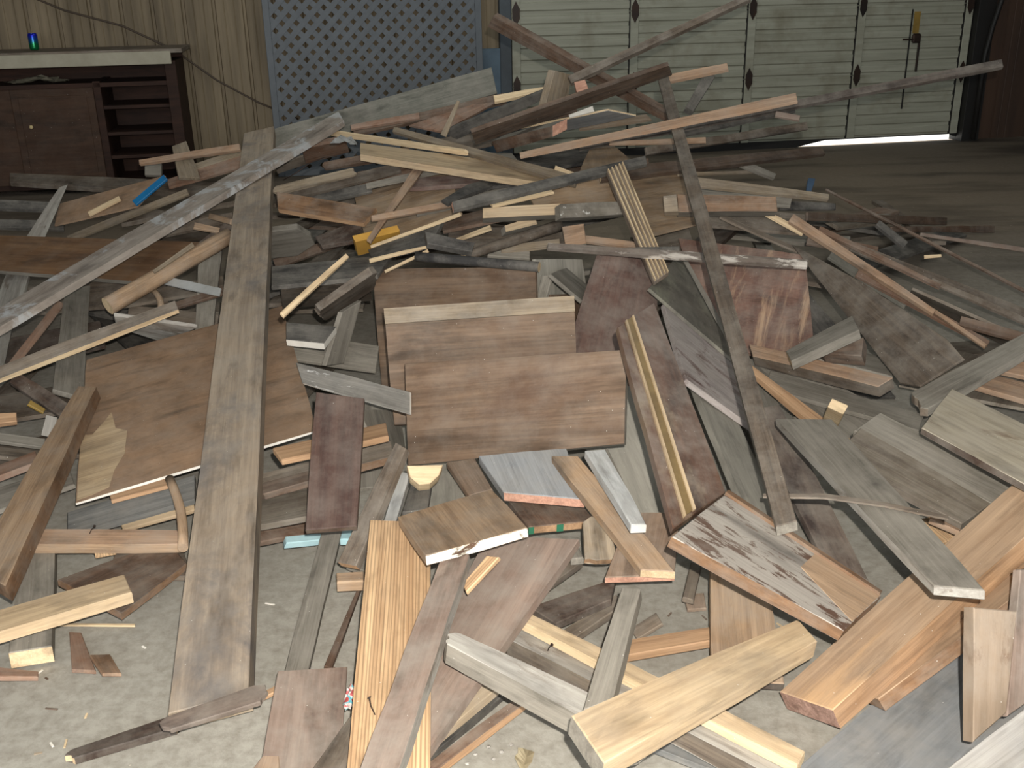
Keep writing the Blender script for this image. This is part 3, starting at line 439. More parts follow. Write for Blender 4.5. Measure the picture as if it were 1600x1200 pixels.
('f76','stick','dark bent stick with knotty broken tip left of backmost shelf',(-0.6014,3.5806,0.3741),(0.8098,0.3664,0.4581),(0.1212,-0.8686,0.4804),((-0.1179,0.1053),(0.1084,0.1218),(0.1098,-0.1218),(-0.1003,-0.1053)),0.03,'gbr2','','','b'),
('f77','board','grey tapering board dropping down left of the shelf boards',(-0.6221,3.5211,0.2314),(-0.2632,-0.5123,-0.8175),(0.3502,0.7388,-0.5758),((-0.0722,-0.0487),(0.1322,-0.0541),(0.0908,0.0541),(-0.1508,0.0487)),0.02,'gry','','',''),
('f78','stick','thin pale pine stick poking up right of the long plank',(-0.604,3.0752,0.54),(-0.4451,-0.8487,-0.2858),(0.8318,-0.2735,-0.4831),((-0.1811,-0.0076),(0.1755,-0.0091),(0.1813,0.0091),(-0.1757,0.0076)),0.012,'lpn','','',''),
('f79','board','wide dark grey board running level left of backmost shelf',(-0.6949,3.8254,0.3744),(0.9808,0.1926,0.0318),(-0.1952,0.9677,0.1595),((-0.215,0.0924),(0.2519,0.0905),(0.1793,-0.0905),(-0.2162,-0.0924)),0.018,'dgr','','',''),
('f80','board','grey split board stub against right side of the long plank',(-0.9483,4.3929,0.398),(0.9829,0.1508,0.106),(0.0117,-0.6247,0.7808),((-0.0716,0.0852),(0.0389,0.0793),(0.0849,0.0108),(0.0924,-0.0449),(0.0059,-0.1052),(-0.1076,-0.094)),0.03,'gry','','',''),
('f81','board','dark brown board behind the yellow painted block',(-0.6826,4.1065,0.4477),(0.9657,0.112,0.2341),(-0.1918,0.9157,0.3532),((-0.1038,0.038),(0.0842,0.0732),(0.1017,-0.0732),(-0.0821,-0.038)),0.02,'dbr','','',''),
('f82','molding','orange brown molding right of long plank above the yellow block',(-0.7657,4.2288,0.5339),(0.9268,-0.3648,-0.0893),(0.3593,0.7922,0.4933),((-0.2497,0.049),(0.2267,0.0468),(0.2126,-0.0468),(-0.1896,-0.049)),0.025,'obr','','org',''),
('f83','strip','narrow pink tan strip pointing right above the yellow block',(-0.3681,4.1213,0.5523),(0.6773,0.7351,-0.0319),(-0.518,0.5072,0.6888),((-0.2404,0.0116),(0.2532,0.0142),(0.2383,-0.0142),(-0.2511,-0.0116)),0.012,'rtan','','',''),
('f84','stick','long dark grey stick with chewed pink tip running up right',(0.1854,4.1441,0.6436),(0.8271,0.557,0.0754),(-0.5118,0.6909,0.5105),((-0.4757,0.0215),(0.4972,0.0241),(0.4708,-0.0241),(-0.4923,-0.0215)),0.02,'dgr','pnk','',''),
('f84b','board','long dark brown board reaching right toward the lit door gap',(1.0132,4.8654,0.5956),(0.7422,0.6678,-0.0559),(-0.5356,0.6413,0.5495),((-0.8201,0.0354),(0.8629,0.0275),(0.8381,-0.0275),(-0.8808,-0.0354)),0.02,'dbr2','lpn','',''),
('f85','stick','yellow splintered pine stick at pile top beside mottled pole end',(-0.5426,4.9994,0.7111),(0.7426,-0.6696,-0.0167),(-0.183,-0.2267,0.9566),((-0.4777,0.0139),(0.4832,0.0128),(0.4752,-0.0128),(-0.4806,-0.0139)),0.014,'lpn','','','b'),
('f86','beam','clean tan beam near the pile top below yellow splintered stick',(-0.2388,4.6119,0.6391),(0.8987,-0.4321,-0.0748),(0.4366,0.8976,0.0613),((-0.5553,0.094),(0.5003,0.118),(0.4884,-0.118),(-0.4334,-0.094)),0.03,'ltan','','ltan',''),
('f87','stick','long grey tan stick crossing over the clean tan beam',(-0.1363,4.6995,0.6826),(0.6583,-0.7486,-0.0792),(0.6714,0.5364,0.5114),((-0.6528,0.0164),(0.6249,0.0238),(0.6538,-0.0238),(-0.6258,-0.0164)),0.018,'gtan','','',''),
('f88','plywood_scrap','small triangular plywood scrap beside the long grey stick',(0.4645,4.876,0.6333),(-0.0492,-0.9986,-0.0213),(0.9977,-0.0501,0.0456),((-0.4127,-0.0513),(0.3419,-0.1336),(0.3327,0.1336),(-0.2619,0.0513)),0.008,'ply2','','lpn',''),
('f89','plywood_scrap','rounded plywood scrap behind the fluted board',(0.6396,4.3549,0.5339),(0.8371,0.547,-0.0069),(-0.5293,0.8131,0.2425),((0.0092,0.2998),(0.3526,0.2691),(-0.0157,-0.2691),(-0.3462,-0.2998)),0.008,'ply2','','',''),
('f90','fluted_board','fluted board with pale parallel ridges leaning at pile centre right',(0.4894,3.9028,0.5386),(0.1211,-0.9325,-0.3403),(0.9894,0.1412,-0.0349),((-0.3611,-0.0426),(0.4236,-0.0341),(0.3669,0.0341),(-0.4293,0.0426)),0.02,'flute','','',''),
('f91','stick','long stick with flaked white paint crossing over the fluted board',(0.6121,3.6369,0.4641),(0.9949,0.0286,-0.0963),(0.0306,0.8269,0.5616),((-0.477,0.0124),(0.4812,0.0173),(0.4742,-0.0173),(-0.4784,-0.0124)),0.018,'flk','wht','',''),
('f91b','stick','short dark stick with white smeared tip above flaked stick',(0.4855,3.6648,0.4806),(0.992,0.1223,-0.0323),(-0.0831,0.823,0.562),((-0.1372,0.0124),(0.1415,0.0141),(0.1363,-0.0141),(-0.1407,-0.0124)),0.012,'dgr','','',''),
('f92','beam','grey topped beam with tan front right of the pile centre',(0.0506,4.1054,0.5288),(0.9994,0.009,0.0328),(-0.0333,0.4588,0.8879),((-0.1531,0.0208),(0.158,0.022),(0.1504,-0.022),(-0.1552,-0.0208)),0.07,'ltan','','gry',''),
('f93','block','dark paint spotted block butting against the grey topped beam',(0.3255,4.0755,0.5423),(0.9416,0.3347,-0.0366),(-0.1023,0.388,0.916),((-0.1495,0.0278),(0.1554,0.0258),(0.1483,-0.0258),(-0.1541,-0.0278)),0.06,'spot','','gry',''),
('f94','block','short tan block with rounded corner below grey topped beam',(0.0303,4.1304,0.4675),(0.842,0.5294,0.1039),(-0.3864,0.4573,0.801),((-0.0712,0.0136),(0.0775,0.0185),(0.0719,-0.0185),(-0.0781,-0.0136)),0.05,'ltan','','gry',''),
('f95','dowel','long grey round dowel with pale round end under grey topped beam',(0.0115,3.9841,0.4468),(0.8182,0.5633,0.115),(-0.5511,0.7115,0.436),((-0.2178,0.0186),(0.2367,0.025),(0.2134,-0.025),(-0.2322,-0.0186)),0.036,'gbr2','lpn','','r'),
('f96','block','square orange tan block beside the pale dowel end',(0.2588,3.9233,0.4607),(0.9849,-0.0315,0.1701),(-0.098,0.7089,0.6985),((-0.0421,0.0483),(0.0428,0.0448),(0.0397,-0.0448),(-0.0404,-0.0483)),0.05,'rtan','','gry',''),
('f97','stick','thin reddish stick running right from the square orange block',(0.402,3.9203,0.45),(0.9679,-0.2362,-0.0859),(0.2431,0.7934,0.558),((-0.115,0.0166),(0.1123,0.0148),(0.1143,-0.0148),(-0.1116,-0.0166)),0.014,'rtan','','',''),
('f98','stick','pale tipped grey stick below the square orange block',(0.084,3.9969,0.4218),(0.978,0.2051,0.0392),(-0.199,0.8582,0.4732),((-0.1183,0.0148),(0.1239,0.0206),(0.1167,-0.0206),(-0.1223,-0.0148)),0.015,'gtan','','',''),
('f99','dowel','dark round rod with pale end above the backmost shelf board',(-0.1185,3.6889,0.4391),(0.9497,-0.3126,-0.0202),(0.2629,0.7603,0.5939),((-0.2412,0.0181),(0.2335,0.0189),(0.2401,-0.0189),(-0.2324,-0.0181)),0.034,'dgr2','lpn','','r'),
('f100','stick','blue grey stick tip above the dark round rod',(-0.0036,3.974,0.3958),(0.9968,-0.0113,-0.0786),(0.0491,0.8657,0.4981),((-0.0839,0.0181),(0.0842,0.0199),(0.0834,-0.0199),(-0.0837,-0.0181)),0.015,'gry','','',''),
('f101','block','yellow painted block left of the pile centre',(-0.5308,4.0195,0.4719),(0.8331,0.5469,0.0828),(0.3425,-0.6276,0.6991),((-0.1195,0.06),(0.0784,0.0575),(0.119,-0.0575),(-0.0779,-0.06)),0.03,'yel','','',''),
('f102','board','dark slab with pale upper edge right of the yellow block',(-0.4098,3.9333,0.4498),(0.9585,0.0739,0.2755),(-0.1456,0.9573,0.2499),((-0.1425,0.0373),(0.1722,0.0803),(0.1032,-0.0803),(-0.1329,-0.0373)),0.02,'dgr','','',''),
('f103','splinter','pale edge splinter on top of slab beside yellow block',(-0.3648,3.971,0.5049),(0.9303,0.2496,0.2688),(-0.3577,0.7798,0.5139),((-0.1889,0.0067),(0.19,0.0085),(0.1883,-0.0085),(-0.1895,-0.0067)),0.006,'lpn','','',''),
('f103b','splinter','pale splinter along lower edge of slab beside yellow block',(-0.4066,3.8125,0.4548),(0.9652,0.1954,0.1739),(-0.2591,0.8054,0.5331),((-0.1285,0.0098),(0.129,0.0049),(0.1284,-0.0049),(-0.1289,-0.0098)),0.006,'lpn','','',''),
('f103c','splinter','short pale splinter above the backmost shelf corner',(-0.3899,3.7906,0.4279),(0.8956,0.2567,0.3633),(-0.4146,0.7775,0.4729),((-0.0916,0.0057),(0.0922,0.0065),(0.0914,-0.0065),(-0.092,-0.0057)),0.006,'lpn','','',''),
('f104','plywood_scrap','pale scuffed plywood scrap behind slab and yellow block',(-0.4328,4.4234,0.5074),(0.9411,0.259,0.2173),(-0.3011,0.9343,0.1908),((-0.1902,0.2854),(0.2491,0.2219),(0.1829,-0.2219),(-0.2418,-0.2854)),0.01,'ply2','','',''),
('f105a','block','red brown block below yellow splintered stick',(-0.9527,5.4203,0.6343),(0.9257,0.3452,0.1549),(0.2077,-0.8056,0.5548),((-0.1288,0.0923),(0.1049,0.0772),(0.1304,-0.0772),(-0.1065,-0.0923)),0.03,'rbr','','',''),
('f105b','board','grey brown board stub beside long plank below mottled pole',(-1.1127,5.5067,0.5498),(0.9332,0.2404,0.2672),(-0.0616,-0.6255,0.7778),((-0.1236,0.0302),(0.1246,0.0304),(0.1248,-0.0304),(-0.1258,-0.0302)),0.015,'gbr','','',''),
('f105c','board','tan broken tip board right of long plank below red block',(-0.8595,4.5939,0.5928),(0.944,0.2847,0.167),(-0.3286,0.7635,0.5559),((-0.1735,0.0234),(0.177,0.0218),(0.1727,-0.0218),(-0.1762,-0.0234)),0.015,'gtan','','','b'),
('f105d','board','long grey board below the tan broken tip board',(-0.7564,4.6091,0.5785),(0.9369,0.3009,0.1782),(-0.3491,0.7746,0.5273),((-0.2837,0.0259),(0.2892,0.0286),(0.2815,-0.0286),(-0.2871,-0.0259)),0.015,'gbr2','','',''),
('f105e','board','reddish broken board under the clean tan beam',(-0.6715,4.9787,0.6251),(0.9849,-0.0831,0.1519),(-0.0336,0.769,0.6384),((-0.2153,0.0225),(0.2082,0.0263),(0.2148,-0.0263),(-0.2077,-0.0225)),0.018,'brn2','','','b'),
('f105f','board','dark grey board lying above the orange brown molding',(-0.8111,4.562,0.525),(0.9646,0.2179,0.1484),(-0.2636,0.7942,0.5475),((-0.2045,0.0276),(0.2064,0.028),(0.2031,-0.028),(-0.205,-0.0276)),0.015,'dgr','','',''),
('f105g','strip','grey strip with white glints under clean tan beam',(-0.4505,4.6434,0.5955),(0.9532,0.2661,0.1432),(-0.2998,0.7738,0.558),((-0.1919,0.0157),(0.1958,0.0179),(0.1909,-0.0179),(-0.1948,-0.0157)),0.01,'gry','','',''),
('f106','molding','curved dark trim with one pale spot below clean tan beam',(-0.0537,4.3627,0.5804),(0.8556,0.5155,0.0466),(-0.5126,0.8315,0.2142),((-0.2684,-0.013),(-0.0909,0.0868),(0.0224,0.107),(0.2486,0.0319),(0.2219,-0.0197),(0.0027,0.0302),(-0.1263,-0.0032),(-0.263,-0.0583)),0.015,'dgr2','','',''),
('f106b','board','purple brown board under the clean tan beam',(-0.1536,4.5511,0.5849),(0.995,0.0968,0.0265),(-0.1003,0.9528,0.2865),((-0.2921,0.046),(0.2964,0.0403),(0.288,-0.0403),(-0.2923,-0.046)),0.02,'pbr2','','',''),
('f106c','board','grey board tucked beneath the curved dark trim',(-0.1872,4.3353,0.5411),(0.9038,0.4138,0.1093),(-0.397,0.715,0.5755),((-0.2179,0.0206),(0.228,0.0214),(0.2166,-0.0214),(-0.2267,-0.0206)),0.015,'gry','','',''),
('f107','splinter','pale pointed pine offcut beneath long dark grey stick',(0.0528,4.1095,0.5945),(0.8862,0.4512,0.1051),(-0.4539,0.8005,0.3913),((-0.1384,0.0141),(0.1365,0.0179),(0.1403,-0.0179),(-0.1385,-0.0141)),0.012,'lpn','','',''),
('f108','plywood_scrap','brown plywood scrap behind the paint spotted block',(0.286,4.3041,0.5564),(0.9399,0.3362,0.0594),(-0.3237,0.8223,0.4681),((-0.1969,0.0533),(0.1935,0.1116),(0.2004,-0.1116),(-0.197,-0.0533)),0.01,'ply2','','',''),
('f110','plank','thick grey plank on edge leaning before the lattice panel',(-0.6981,5.8837,0.7403),(0.9518,0.2222,0.2115),(-0.2849,0.3847,0.878),((-0.64,0.0598),(0.6653,0.0764),(0.6506,-0.0764),(-0.6759,-0.0598)),0.05,'gryp','','',''),
('f111','board','brown board directly below the thick grey plank',(-0.4057,5.586,0.7546),(0.964,0.2054,0.1687),(-0.2657,0.7281,0.6319),((-0.4146,0.0241),(0.4197,0.0335),(0.4118,-0.0335),(-0.4169,-0.0241)),0.02,'brn2','','',''),
('f111b','stick','red tipped stick below the thick grey plank',(-0.621,5.3593,0.7535),(0.9666,0.2288,0.1158),(-0.2508,0.7487,0.6136),((-0.1762,0.0153),(0.1793,0.0199),(0.1752,-0.0199),(-0.1783,-0.0153)),0.015,'rbr','','',''),
('f112','stick','orange pine stick at pile top pointing toward garage door',(0.0829,5.3627,0.8754),(0.9591,0.2444,0.1431),(-0.2792,0.7312,0.6224),((-0.1495,0.0213),(0.1548,0.0129),(0.1504,-0.0129),(-0.1557,-0.0213)),0.02,'lpn','','',''),
('f113','board','reddish board crossing below the thick grey plank right half',(-0.2669,5.4442,0.7644),(0.7086,0.674,0.2088),(-0.6602,0.5288,0.5334),((-0.2678,0.0575),(0.1496,0.0246),(0.2692,-0.0246),(-0.1509,-0.0575)),0.015,'rbr','','',''),
('f114','stick','thin tan stick standing up before the reddish board',(-0.2776,5.2646,0.7788),(-0.4135,-0.3557,-0.8382),(0.8118,-0.5609,-0.1625),((-0.0976,-0.0079),(0.0947,-0.0177),(0.0985,0.0177),(-0.0957,0.0079)),0.01,'gtan','','',''),
('f115','board','dark board edge just left of the upright grey block',(-0.036,5.2208,0.8133),(0.889,-0.2531,0.3816),(-0.4564,-0.423,0.7827),((-0.3114,0.0363),(0.2982,0.0212),(0.2774,-0.0212),(-0.2642,-0.0363)),0.02,'dgr','','',''),
('f116','board','long dark brown board rising right to meet molding pole top',(0.2793,4.6355,0.9209),(0.9532,0.0584,0.2966),(-0.0941,-0.8751,0.4748),((-0.4541,0.0737),(0.4435,0.0583),(0.4658,-0.0583),(-0.4553,-0.0737)),0.02,'dbr2','gry','',''),
('f117','block','pinkish sawn block end at pile top before garage door',(0.3603,5.0339,0.9105),(0.964,0.0527,0.2607),(-0.2463,0.5469,0.8001),((-0.0258,0.0404),(0.0263,0.0366),(0.0299,-0.0366),(-0.0304,-0.0404)),0.06,'pnk','','',''),
('f117b','block','upright grey tan block at pile top beside pinkish block',(0.2238,5.1189,0.9238),(-0.2236,-0.1764,-0.9586),(0.5802,0.7662,-0.2763),((-0.0808,-0.0721),(0.1088,-0.0928),(0.0623,0.0928),(-0.0903,0.0721)),0.04,'gtan','','',''),
('f118','strip','bright white strip below the long dark brown board',(0.3408,4.797,0.847),(0.9572,-0.055,0.2842),(-0.1352,0.7833,0.6068),((-0.0578,0.0079),(0.057,0.0158),(0.058,-0.0158),(-0.0572,-0.0079)),0.01,'wht','','',''),
('f119','sheet','blue grey sheet with pointed tip near pile top',(0.2457,4.9477,0.7802),(0.9166,-0.3367,0.2155),(-0.3968,-0.8315,0.3889),((-0.3114,0.0745),(0.2666,0.075),(0.3551,-0.075),(-0.3103,-0.0745)),0.01,'bgr','','lpn',''),
('f120','block','brown block with rounded pale sawn end near pile top',(0.1277,4.6393,0.7871),(0.4366,-0.8697,0.2302),(-0.3889,0.0483,0.92),((-0.2868,0.0288),(0.3046,0.0217),(0.2685,-0.0217),(-0.2863,-0.0288)),0.08,'brn2','pnk','gry',''),
('f121','strip','long tan strip rising right across the molding pole',(0.6205,4.3368,0.8318),(0.9818,-0.0316,0.1872),(-0.0605,0.8825,0.4664),((-0.578,0.0132),(0.5811,0.0278),(0.5738,-0.0278),(-0.5768,-0.0132)),0.016,'rtan','lpn','',''),
('f122','pole','very long dark pole reaching far right before garage door',(1.4464,5.2763,0.8067),(0.9735,0.1796,0.1416),(-0.2284,0.7326,0.6412),((-1.1252,0.0177),(1.1358,0.0248),(1.1191,-0.0248),(-1.1297,-0.0177)),0.022,'dgr3','pnkd','',''),
('f123','beam','brown stick with pale end rising up left before garage door',(0.3894,5.4331,1.011),(0.8293,-0.3512,-0.4346),(0.18,-0.5684,0.8028),((-0.5225,0.0368),(0.5352,0.0237),(0.5303,-0.0237),(-0.5431,-0.0368)),0.045,'brn2','lpn','',''),
('f124','stick','long brown stick rising to the top frame edge before garage door',(0.7488,5.2173,1.1314),(-0.907,-0.2145,-0.3624),(0.4148,-0.6037,-0.6808),((-0.4912,-0.016),(0.4867,-0.0211),(0.4907,0.0211),(-0.4862,0.016)),0.03,'gbr2','','',''),
('f125','stick','orange round edged stick right of molding pole top',(0.9093,5.0554,0.9844),(0.9572,-0.2171,0.1916),(0.0482,0.772,0.6338),((-0.1455,0.0233),(0.1418,0.0209),(0.1446,-0.0209),(-0.1409,-0.0233)),0.02,'rtan','','',''),
('f125b','post','dark leaning post under the orange round edged stick',(0.9265,5.1268,0.8802),(-0.4685,-0.7082,-0.5282),(0.857,-0.2189,-0.4665),((-0.1391,-0.0265),(0.1376,-0.0213),(0.1389,0.0213),(-0.1373,0.0265)),0.04,'dgr','','',''),
('f126','strip','level tan strip with pale tip right of molding pole',(0.6969,4.8387,0.7036),(0.9881,-0.15,0.0352),(0.0979,0.7874,0.6087),((-0.2226,0.0102),(0.2219,0.0161),(0.2222,-0.0161),(-0.2215,-0.0102)),0.01,'rtan','lpn','',''),
('f127','board','dark board below long tan strip right of molding pole',(1.1316,5.2228,0.741),(0.9697,0.1914,0.1516),(-0.244,0.7359,0.6316),((-0.3167,0.0299),(0.3279,0.0243),(0.3162,-0.0243),(-0.3274,-0.0299)),0.015,'dgr','','',''),
('f127b','board','grey brown board behind the molding pole near long strip',(1.0864,5.0862,0.6795),(0.8186,0.5741,0.0155),(-0.3214,0.4357,0.8407),((-0.5537,0.0184),(0.5655,0.0207),(0.5518,-0.0207),(-0.5637,-0.0184)),0.015,'gbr2','','',''),
('f127c','block','small pinkish chip on the very long dark pole',(1.3853,5.1886,0.7632),(0.9752,-0.1262,-0.1818),(0.2147,0.7383,0.6393),((-0.0595,0.0169),(0.0615,0.0168),(0.0593,-0.0168),(-0.0614,-0.0169)),0.015,'pbr','','',''),
('f128','strip','thin pale strip below board that reaches the door gap',(0.9952,4.8365,0.5539),(0.7269,0.6777,-0.1108),(-0.3719,0.5241,0.7662),((-0.3216,0.0083),(0.3323,0.0072),(0.3216,-0.0072),(-0.3323,-0.0083)),0.01,'gtan','','',''),
('f129','board','grey tan board pointing right below the lit door gap',(1.1135,4.4556,0.5398),(0.9225,0.3422,-0.1785),(-0.1697,0.775,0.6088),((-0.344,0.027),(0.3528,0.0183),(0.3337,-0.0183),(-0.3426,-0.027)),0.015,'gtan','','',''),
('f129b','board','grey board tucked under grey tan board at right',(1.0137,4.513,0.5057),(0.9923,-0.0927,-0.0823),(0.1199,0.8867,0.4466),((-0.2347,0.0346),(0.2458,0.0513),(0.2241,-0.0513),(-0.2352,-0.0346)),0.015,'gry','','',''),
('f130','stick','short grey stick pointing down right near grey tan board',(1.1893,4.997,0.5401),(0.9199,0.0818,-0.3835),(0.1703,0.7976,0.5786),((-0.1087,0.0182),(0.1182,0.0184),(0.1082,-0.0184),(-0.1177,-0.0182)),0.02,'gry','','',''),
('f131','beam','short thick orange brown beam behind molding pole middle',(0.8895,4.1782,0.5269),(0.9972,-0.0727,-0.0146),(0.0508,0.5273,0.8481),((-0.2016,0.0383),(0.1968,0.0313),(0.201,-0.0313),(-0.1962,-0.0383)),0.06,'obr2','','gry',''),
('f131b','block','pale square block touching left end of thick orange beam',(0.6572,4.132,0.5454),(0.9904,-0.0999,0.0953),(-0.0285,0.5272,0.8493),((-0.0274,0.0338),(0.0263,0.0366),(0.0284,-0.0366),(-0.0273,-0.0338)),0.05,'gtan','','',''),
('r1','stick','long pinkish stick down right beyond the large grey sheet',(1.3648,3.8888,0.3531),(0.6088,-0.7016,-0.3703),(0.7788,0.4398,0.4473),((-0.3563,0.0216),(0.347,0.0112),(0.3524,-0.0112),(-0.3431,-0.0216)),0.02,'rtan','','',''),
('r1b','stick','thin stick tail continuing right from long pinkish stick',(1.6437,3.5635,0.1918),(0.4322,-0.8618,-0.2656),(0.8441,0.283,0.4554),((-0.1311,0.0081),(0.1245,0.009),(0.1312,-0.009),(-0.1247,-0.0081)),0.012,'rtan','','',''),
('r2','stick','short pale stick left of the long pinkish stick top',(1.1296,4.1481,0.4626),(0.8331,-0.3605,-0.4195),(0.5406,0.691,0.4799),((-0.086,0.0123),(0.0846,0.0139),(0.0858,-0.0139),(-0.0844,-0.0123)),0.014,'lpn','','',''),
('r3','stick','narrow tan stick right of the long pinkish stick',(1.476,3.9982,0.3505),(0.8055,-0.4779,-0.3504),(0.5926,0.6564,0.4669),((-0.2635,0.0139),(0.2608,0.0117),(0.2625,-0.0117),(-0.2597,-0.0139)),0.014,'brn2','','',''),
('r4','board','red brown board edge beyond the large grey sheet',(1.5535,3.7118,0.2283),(0.7225,-0.5976,-0.3478),(0.6901,0.5921,0.4162),((-0.2786,0.0229),(0.2721,0.0139),(0.2758,-0.0139),(-0.2693,-0.0229)),0.014,'rbr','','',''),
('r5','stick','very thin long stick on bare floor at far right',(1.8351,4.476,0.3114),(0.576,-0.7739,-0.2632),(0.7752,0.4148,0.4765),((-0.5481,0.0056),(0.5435,0.0072),(0.548,-0.0072),(-0.5434,-0.0056)),0.01,'brn','','',''),
('r6','stick','grey brown stick near right frame edge on the floor',(1.8255,3.8154,0.2133),(0.7901,-0.5367,-0.2961),(0.6102,0.6429,0.463),((-0.201,0.0136),(0.1981,0.0147),(0.2005,-0.0147),(-0.1975,-0.0136)),0.012,'gbr2','','',''),
('r7','board','brown level board on floor at right below door gap',(2.1598,4.9879,0.2326),(0.7116,0.6823,-0.1676),(-0.0658,0.3022,0.951),((-0.6065,0.0116),(0.6108,0.0188),(0.6054,-0.0188),(-0.6096,-0.0116)),0.012,'brn2','','',''),
('r8','strip','purple brown strip on floor reaching right frame edge',(2.2368,4.7923,0.2082),(0.8686,0.4429,-0.2222),(0.0218,0.4139,0.9101),((-0.4053,0.0075),(0.4103,0.0114),(0.4039,-0.0114),(-0.4089,-0.0075)),0.01,'pbr','','',''),
('r9','board','dark red level board on floor behind the brown level board',(1.7889,4.8311,0.3236),(0.677,0.7132,-0.1819),(-0.0389,0.2815,0.9588),((-0.8002,0.0173),(0.8061,0.0204),(0.7996,-0.0204),(-0.8055,-0.0173)),0.012,'dbr2','','',''),
('r10','stick','short dark stick leaning over the thin long floor stick',(1.6647,4.3945,0.3475),(0.6935,-0.4682,-0.5476),(0.7072,0.5874,0.3935),((-0.0788,0.0166),(0.0754,0.0201),(0.0789,-0.0201),(-0.0755,-0.0166)),0.02,'dgr','','',''),
('r11','board','dark slate coloured board left of dark red level board',(1.3177,4.4889,0.4607),(0.9991,0.0003,-0.0422),(0.0247,0.8064,0.5908),((-0.1208,0.0264),(0.1278,0.017),(0.1217,-0.017),(-0.1287,-0.0264)),0.012,'dgr2','','',''),
('r12','chip','small pale wood chip on floor at far right',(1.7903,4.2201,0.2962),(0.9527,-0.2738,0.132),(0.1631,0.827,0.538),((-0.0337,0.0092),(0.0342,0.0073),(0.0337,-0.0073),(-0.0342,-0.0092)),0.004,'lpn','','',''),
('r13','board','long grey brown board on floor at far right',(1.7091,3.9417,0.2667),(0.8891,-0.3347,-0.3123),(0.4548,0.7239,0.5187),((-0.3667,0.0244),(0.3678,0.0202),(0.3649,-0.0202),(-0.366,-0.0244)),0.012,'gbr2','','',''),
('r14','board','grey brown board under the thin stick tail at right',(1.7511,3.7143,0.1782),(0.7632,-0.5811,-0.2827),(-0.3702,-0.7517,0.5458),((-0.2284,0.0934),(0.2444,0.0885),(0.2394,-0.0885),(-0.2554,-0.0934)),0.012,'gbr','','',''),
('r15','board','short brown board left of narrow tan stick at right',(1.3553,4.0872,0.3797),(0.979,-0.0961,-0.1797),(0.1858,0.783,0.5936),((-0.1414,0.0275),(0.1482,0.024),(0.1409,-0.024),(-0.1477,-0.0275)),0.015,'brn2','','',''),
('r16','board','grey board beside red brown board edge at right',(1.4061,3.884,0.3028),(0.644,-0.6621,-0.3833),(0.7635,0.588,0.267),((-0.1949,0.0411),(0.173,0.0393),(0.1923,-0.0393),(-0.1704,-0.0411)),0.015,'ggr2','','',''),
('r17','board','grey board below brown beam with clean tan top edge',(1.0691,3.0723,0.1113),(0.8124,-0.5774,-0.0818),(0.5829,0.8084,0.0826),((-0.2704,0.0595),(0.2451,0.0551),(0.2621,-0.0551),(-0.2368,-0.0595)),0.015,'gry','','',''),
('r18','board','grey board in shade beyond the brown beam at right',(1.2097,3.3754,0.1393),(0.9068,-0.4066,-0.1108),(0.4057,0.9134,-0.0316),((-0.1408,-0.0741),(0.1311,-0.1032),(0.1263,0.1032),(-0.1165,0.0741)),0.015,'gry','','',''),
('r19','board','brown stick end near right edge beside worn stick',(1.7614,3.5294,0.191),(0.7683,-0.6325,-0.0987),(0.5657,0.5986,0.5672),((-0.1293,0.0204),(0.1225,0.0196),(0.1286,-0.0196),(-0.1218,-0.0204)),0.015,'brn2','','',''),
('r20','board','grey board between worn stick and large grey sheet',(1.596,3.2815,0.1238),(0.9549,0.2849,0.0833),(-0.2955,0.8869,0.3551),((-0.2097,0.0283),(0.2406,0.0292),(0.2063,-0.0292),(-0.2371,-0.0283)),0.015,'gbr3','','',''),
('l1','board','long dark board running level before the old cabinet',(-2.1682,5.7502,0.3804),(0.9899,-0.1344,-0.0452),(0.1418,0.9401,0.3101),((-0.6779,0.05),(0.686,0.0723),(0.6161,-0.0723),(-0.6242,-0.05)),0.03,'gbr2','','',''),
('l2','plywood_scrap','tan plywood scrap beside the small blue stick',(-2.1534,5.4547,0.3489),(0.9719,-0.0698,0.2246),(-0.0225,0.9229,0.3843),((-0.2962,0.1095),(0.3266,0.1254),(0.2274,-0.1254),(-0.2577,-0.1095)),0.01,'ply','','',''),
('l3','stick','small bright blue stick on the tan plywood scrap',(-1.8655,5.3606,0.4287),(0.7513,0.3302,0.5714),(-0.6269,0.6278,0.4614),((-0.1054,0.02),(0.1059,0.02),(0.1051,-0.02),(-0.1056,-0.02)),0.015,'blu','wht','',''),
('l4','stick','short pale stick tip on the tan plywood scrap',(-2.1262,5.3814,0.3464),(0.8628,0.3237,0.3884),(-0.4972,0.6823,0.5359),((-0.09,0.0159),(0.09,0.0159),(0.0898,-0.0159),(-0.0898,-0.0159)),0.012,'lpn','','',''),
('l5','board','white scratched board leaning over left end of plywood scrap',(-2.4402,5.4176,0.3139),(0.0407,-0.9409,-0.3363),(0.891,0.1865,-0.4139),((-0.2376,-0.0154),(0.2852,-0.0404),(0.2398,0.0404),(-0.2874,0.0154)),0.015,'wwh','','',''),
('l6','stick','tan stick below the small blue stick',(-2.0217,5.4137,0.2868),(0.9391,0.1066,0.3266),(-0.2984,0.7243,0.6216),((-0.3486,0.0201),(0.3426,0.0222),(0.3477,-0.0222),(-0.3417,-0.0201)),0.015,'gtan','','',''),
('l7','plank','wide smooth orange brown plank at left edge of pile',(-1.9161,4.4443,0.2981),(0.8581,-0.508,0.0754),(0.454,0.819,0.351),((-0.8221,0.138),(0.642,0.1506),(0.6512,-0.1506),(-0.4711,-0.138)),0.018,'obp','','gry',''),
('l8','pole','round tan pole with broken end over wide brown plank',(-1.3673,4.0294,0.3407),(0.6516,0.7016,0.2885),(-0.7585,0.5951,0.2657),((-0.2743,0.0362),(0.2995,0.035),(0.2715,-0.035),(-0.2967,-0.0362)),0.05,'tan','lpn','','r'),
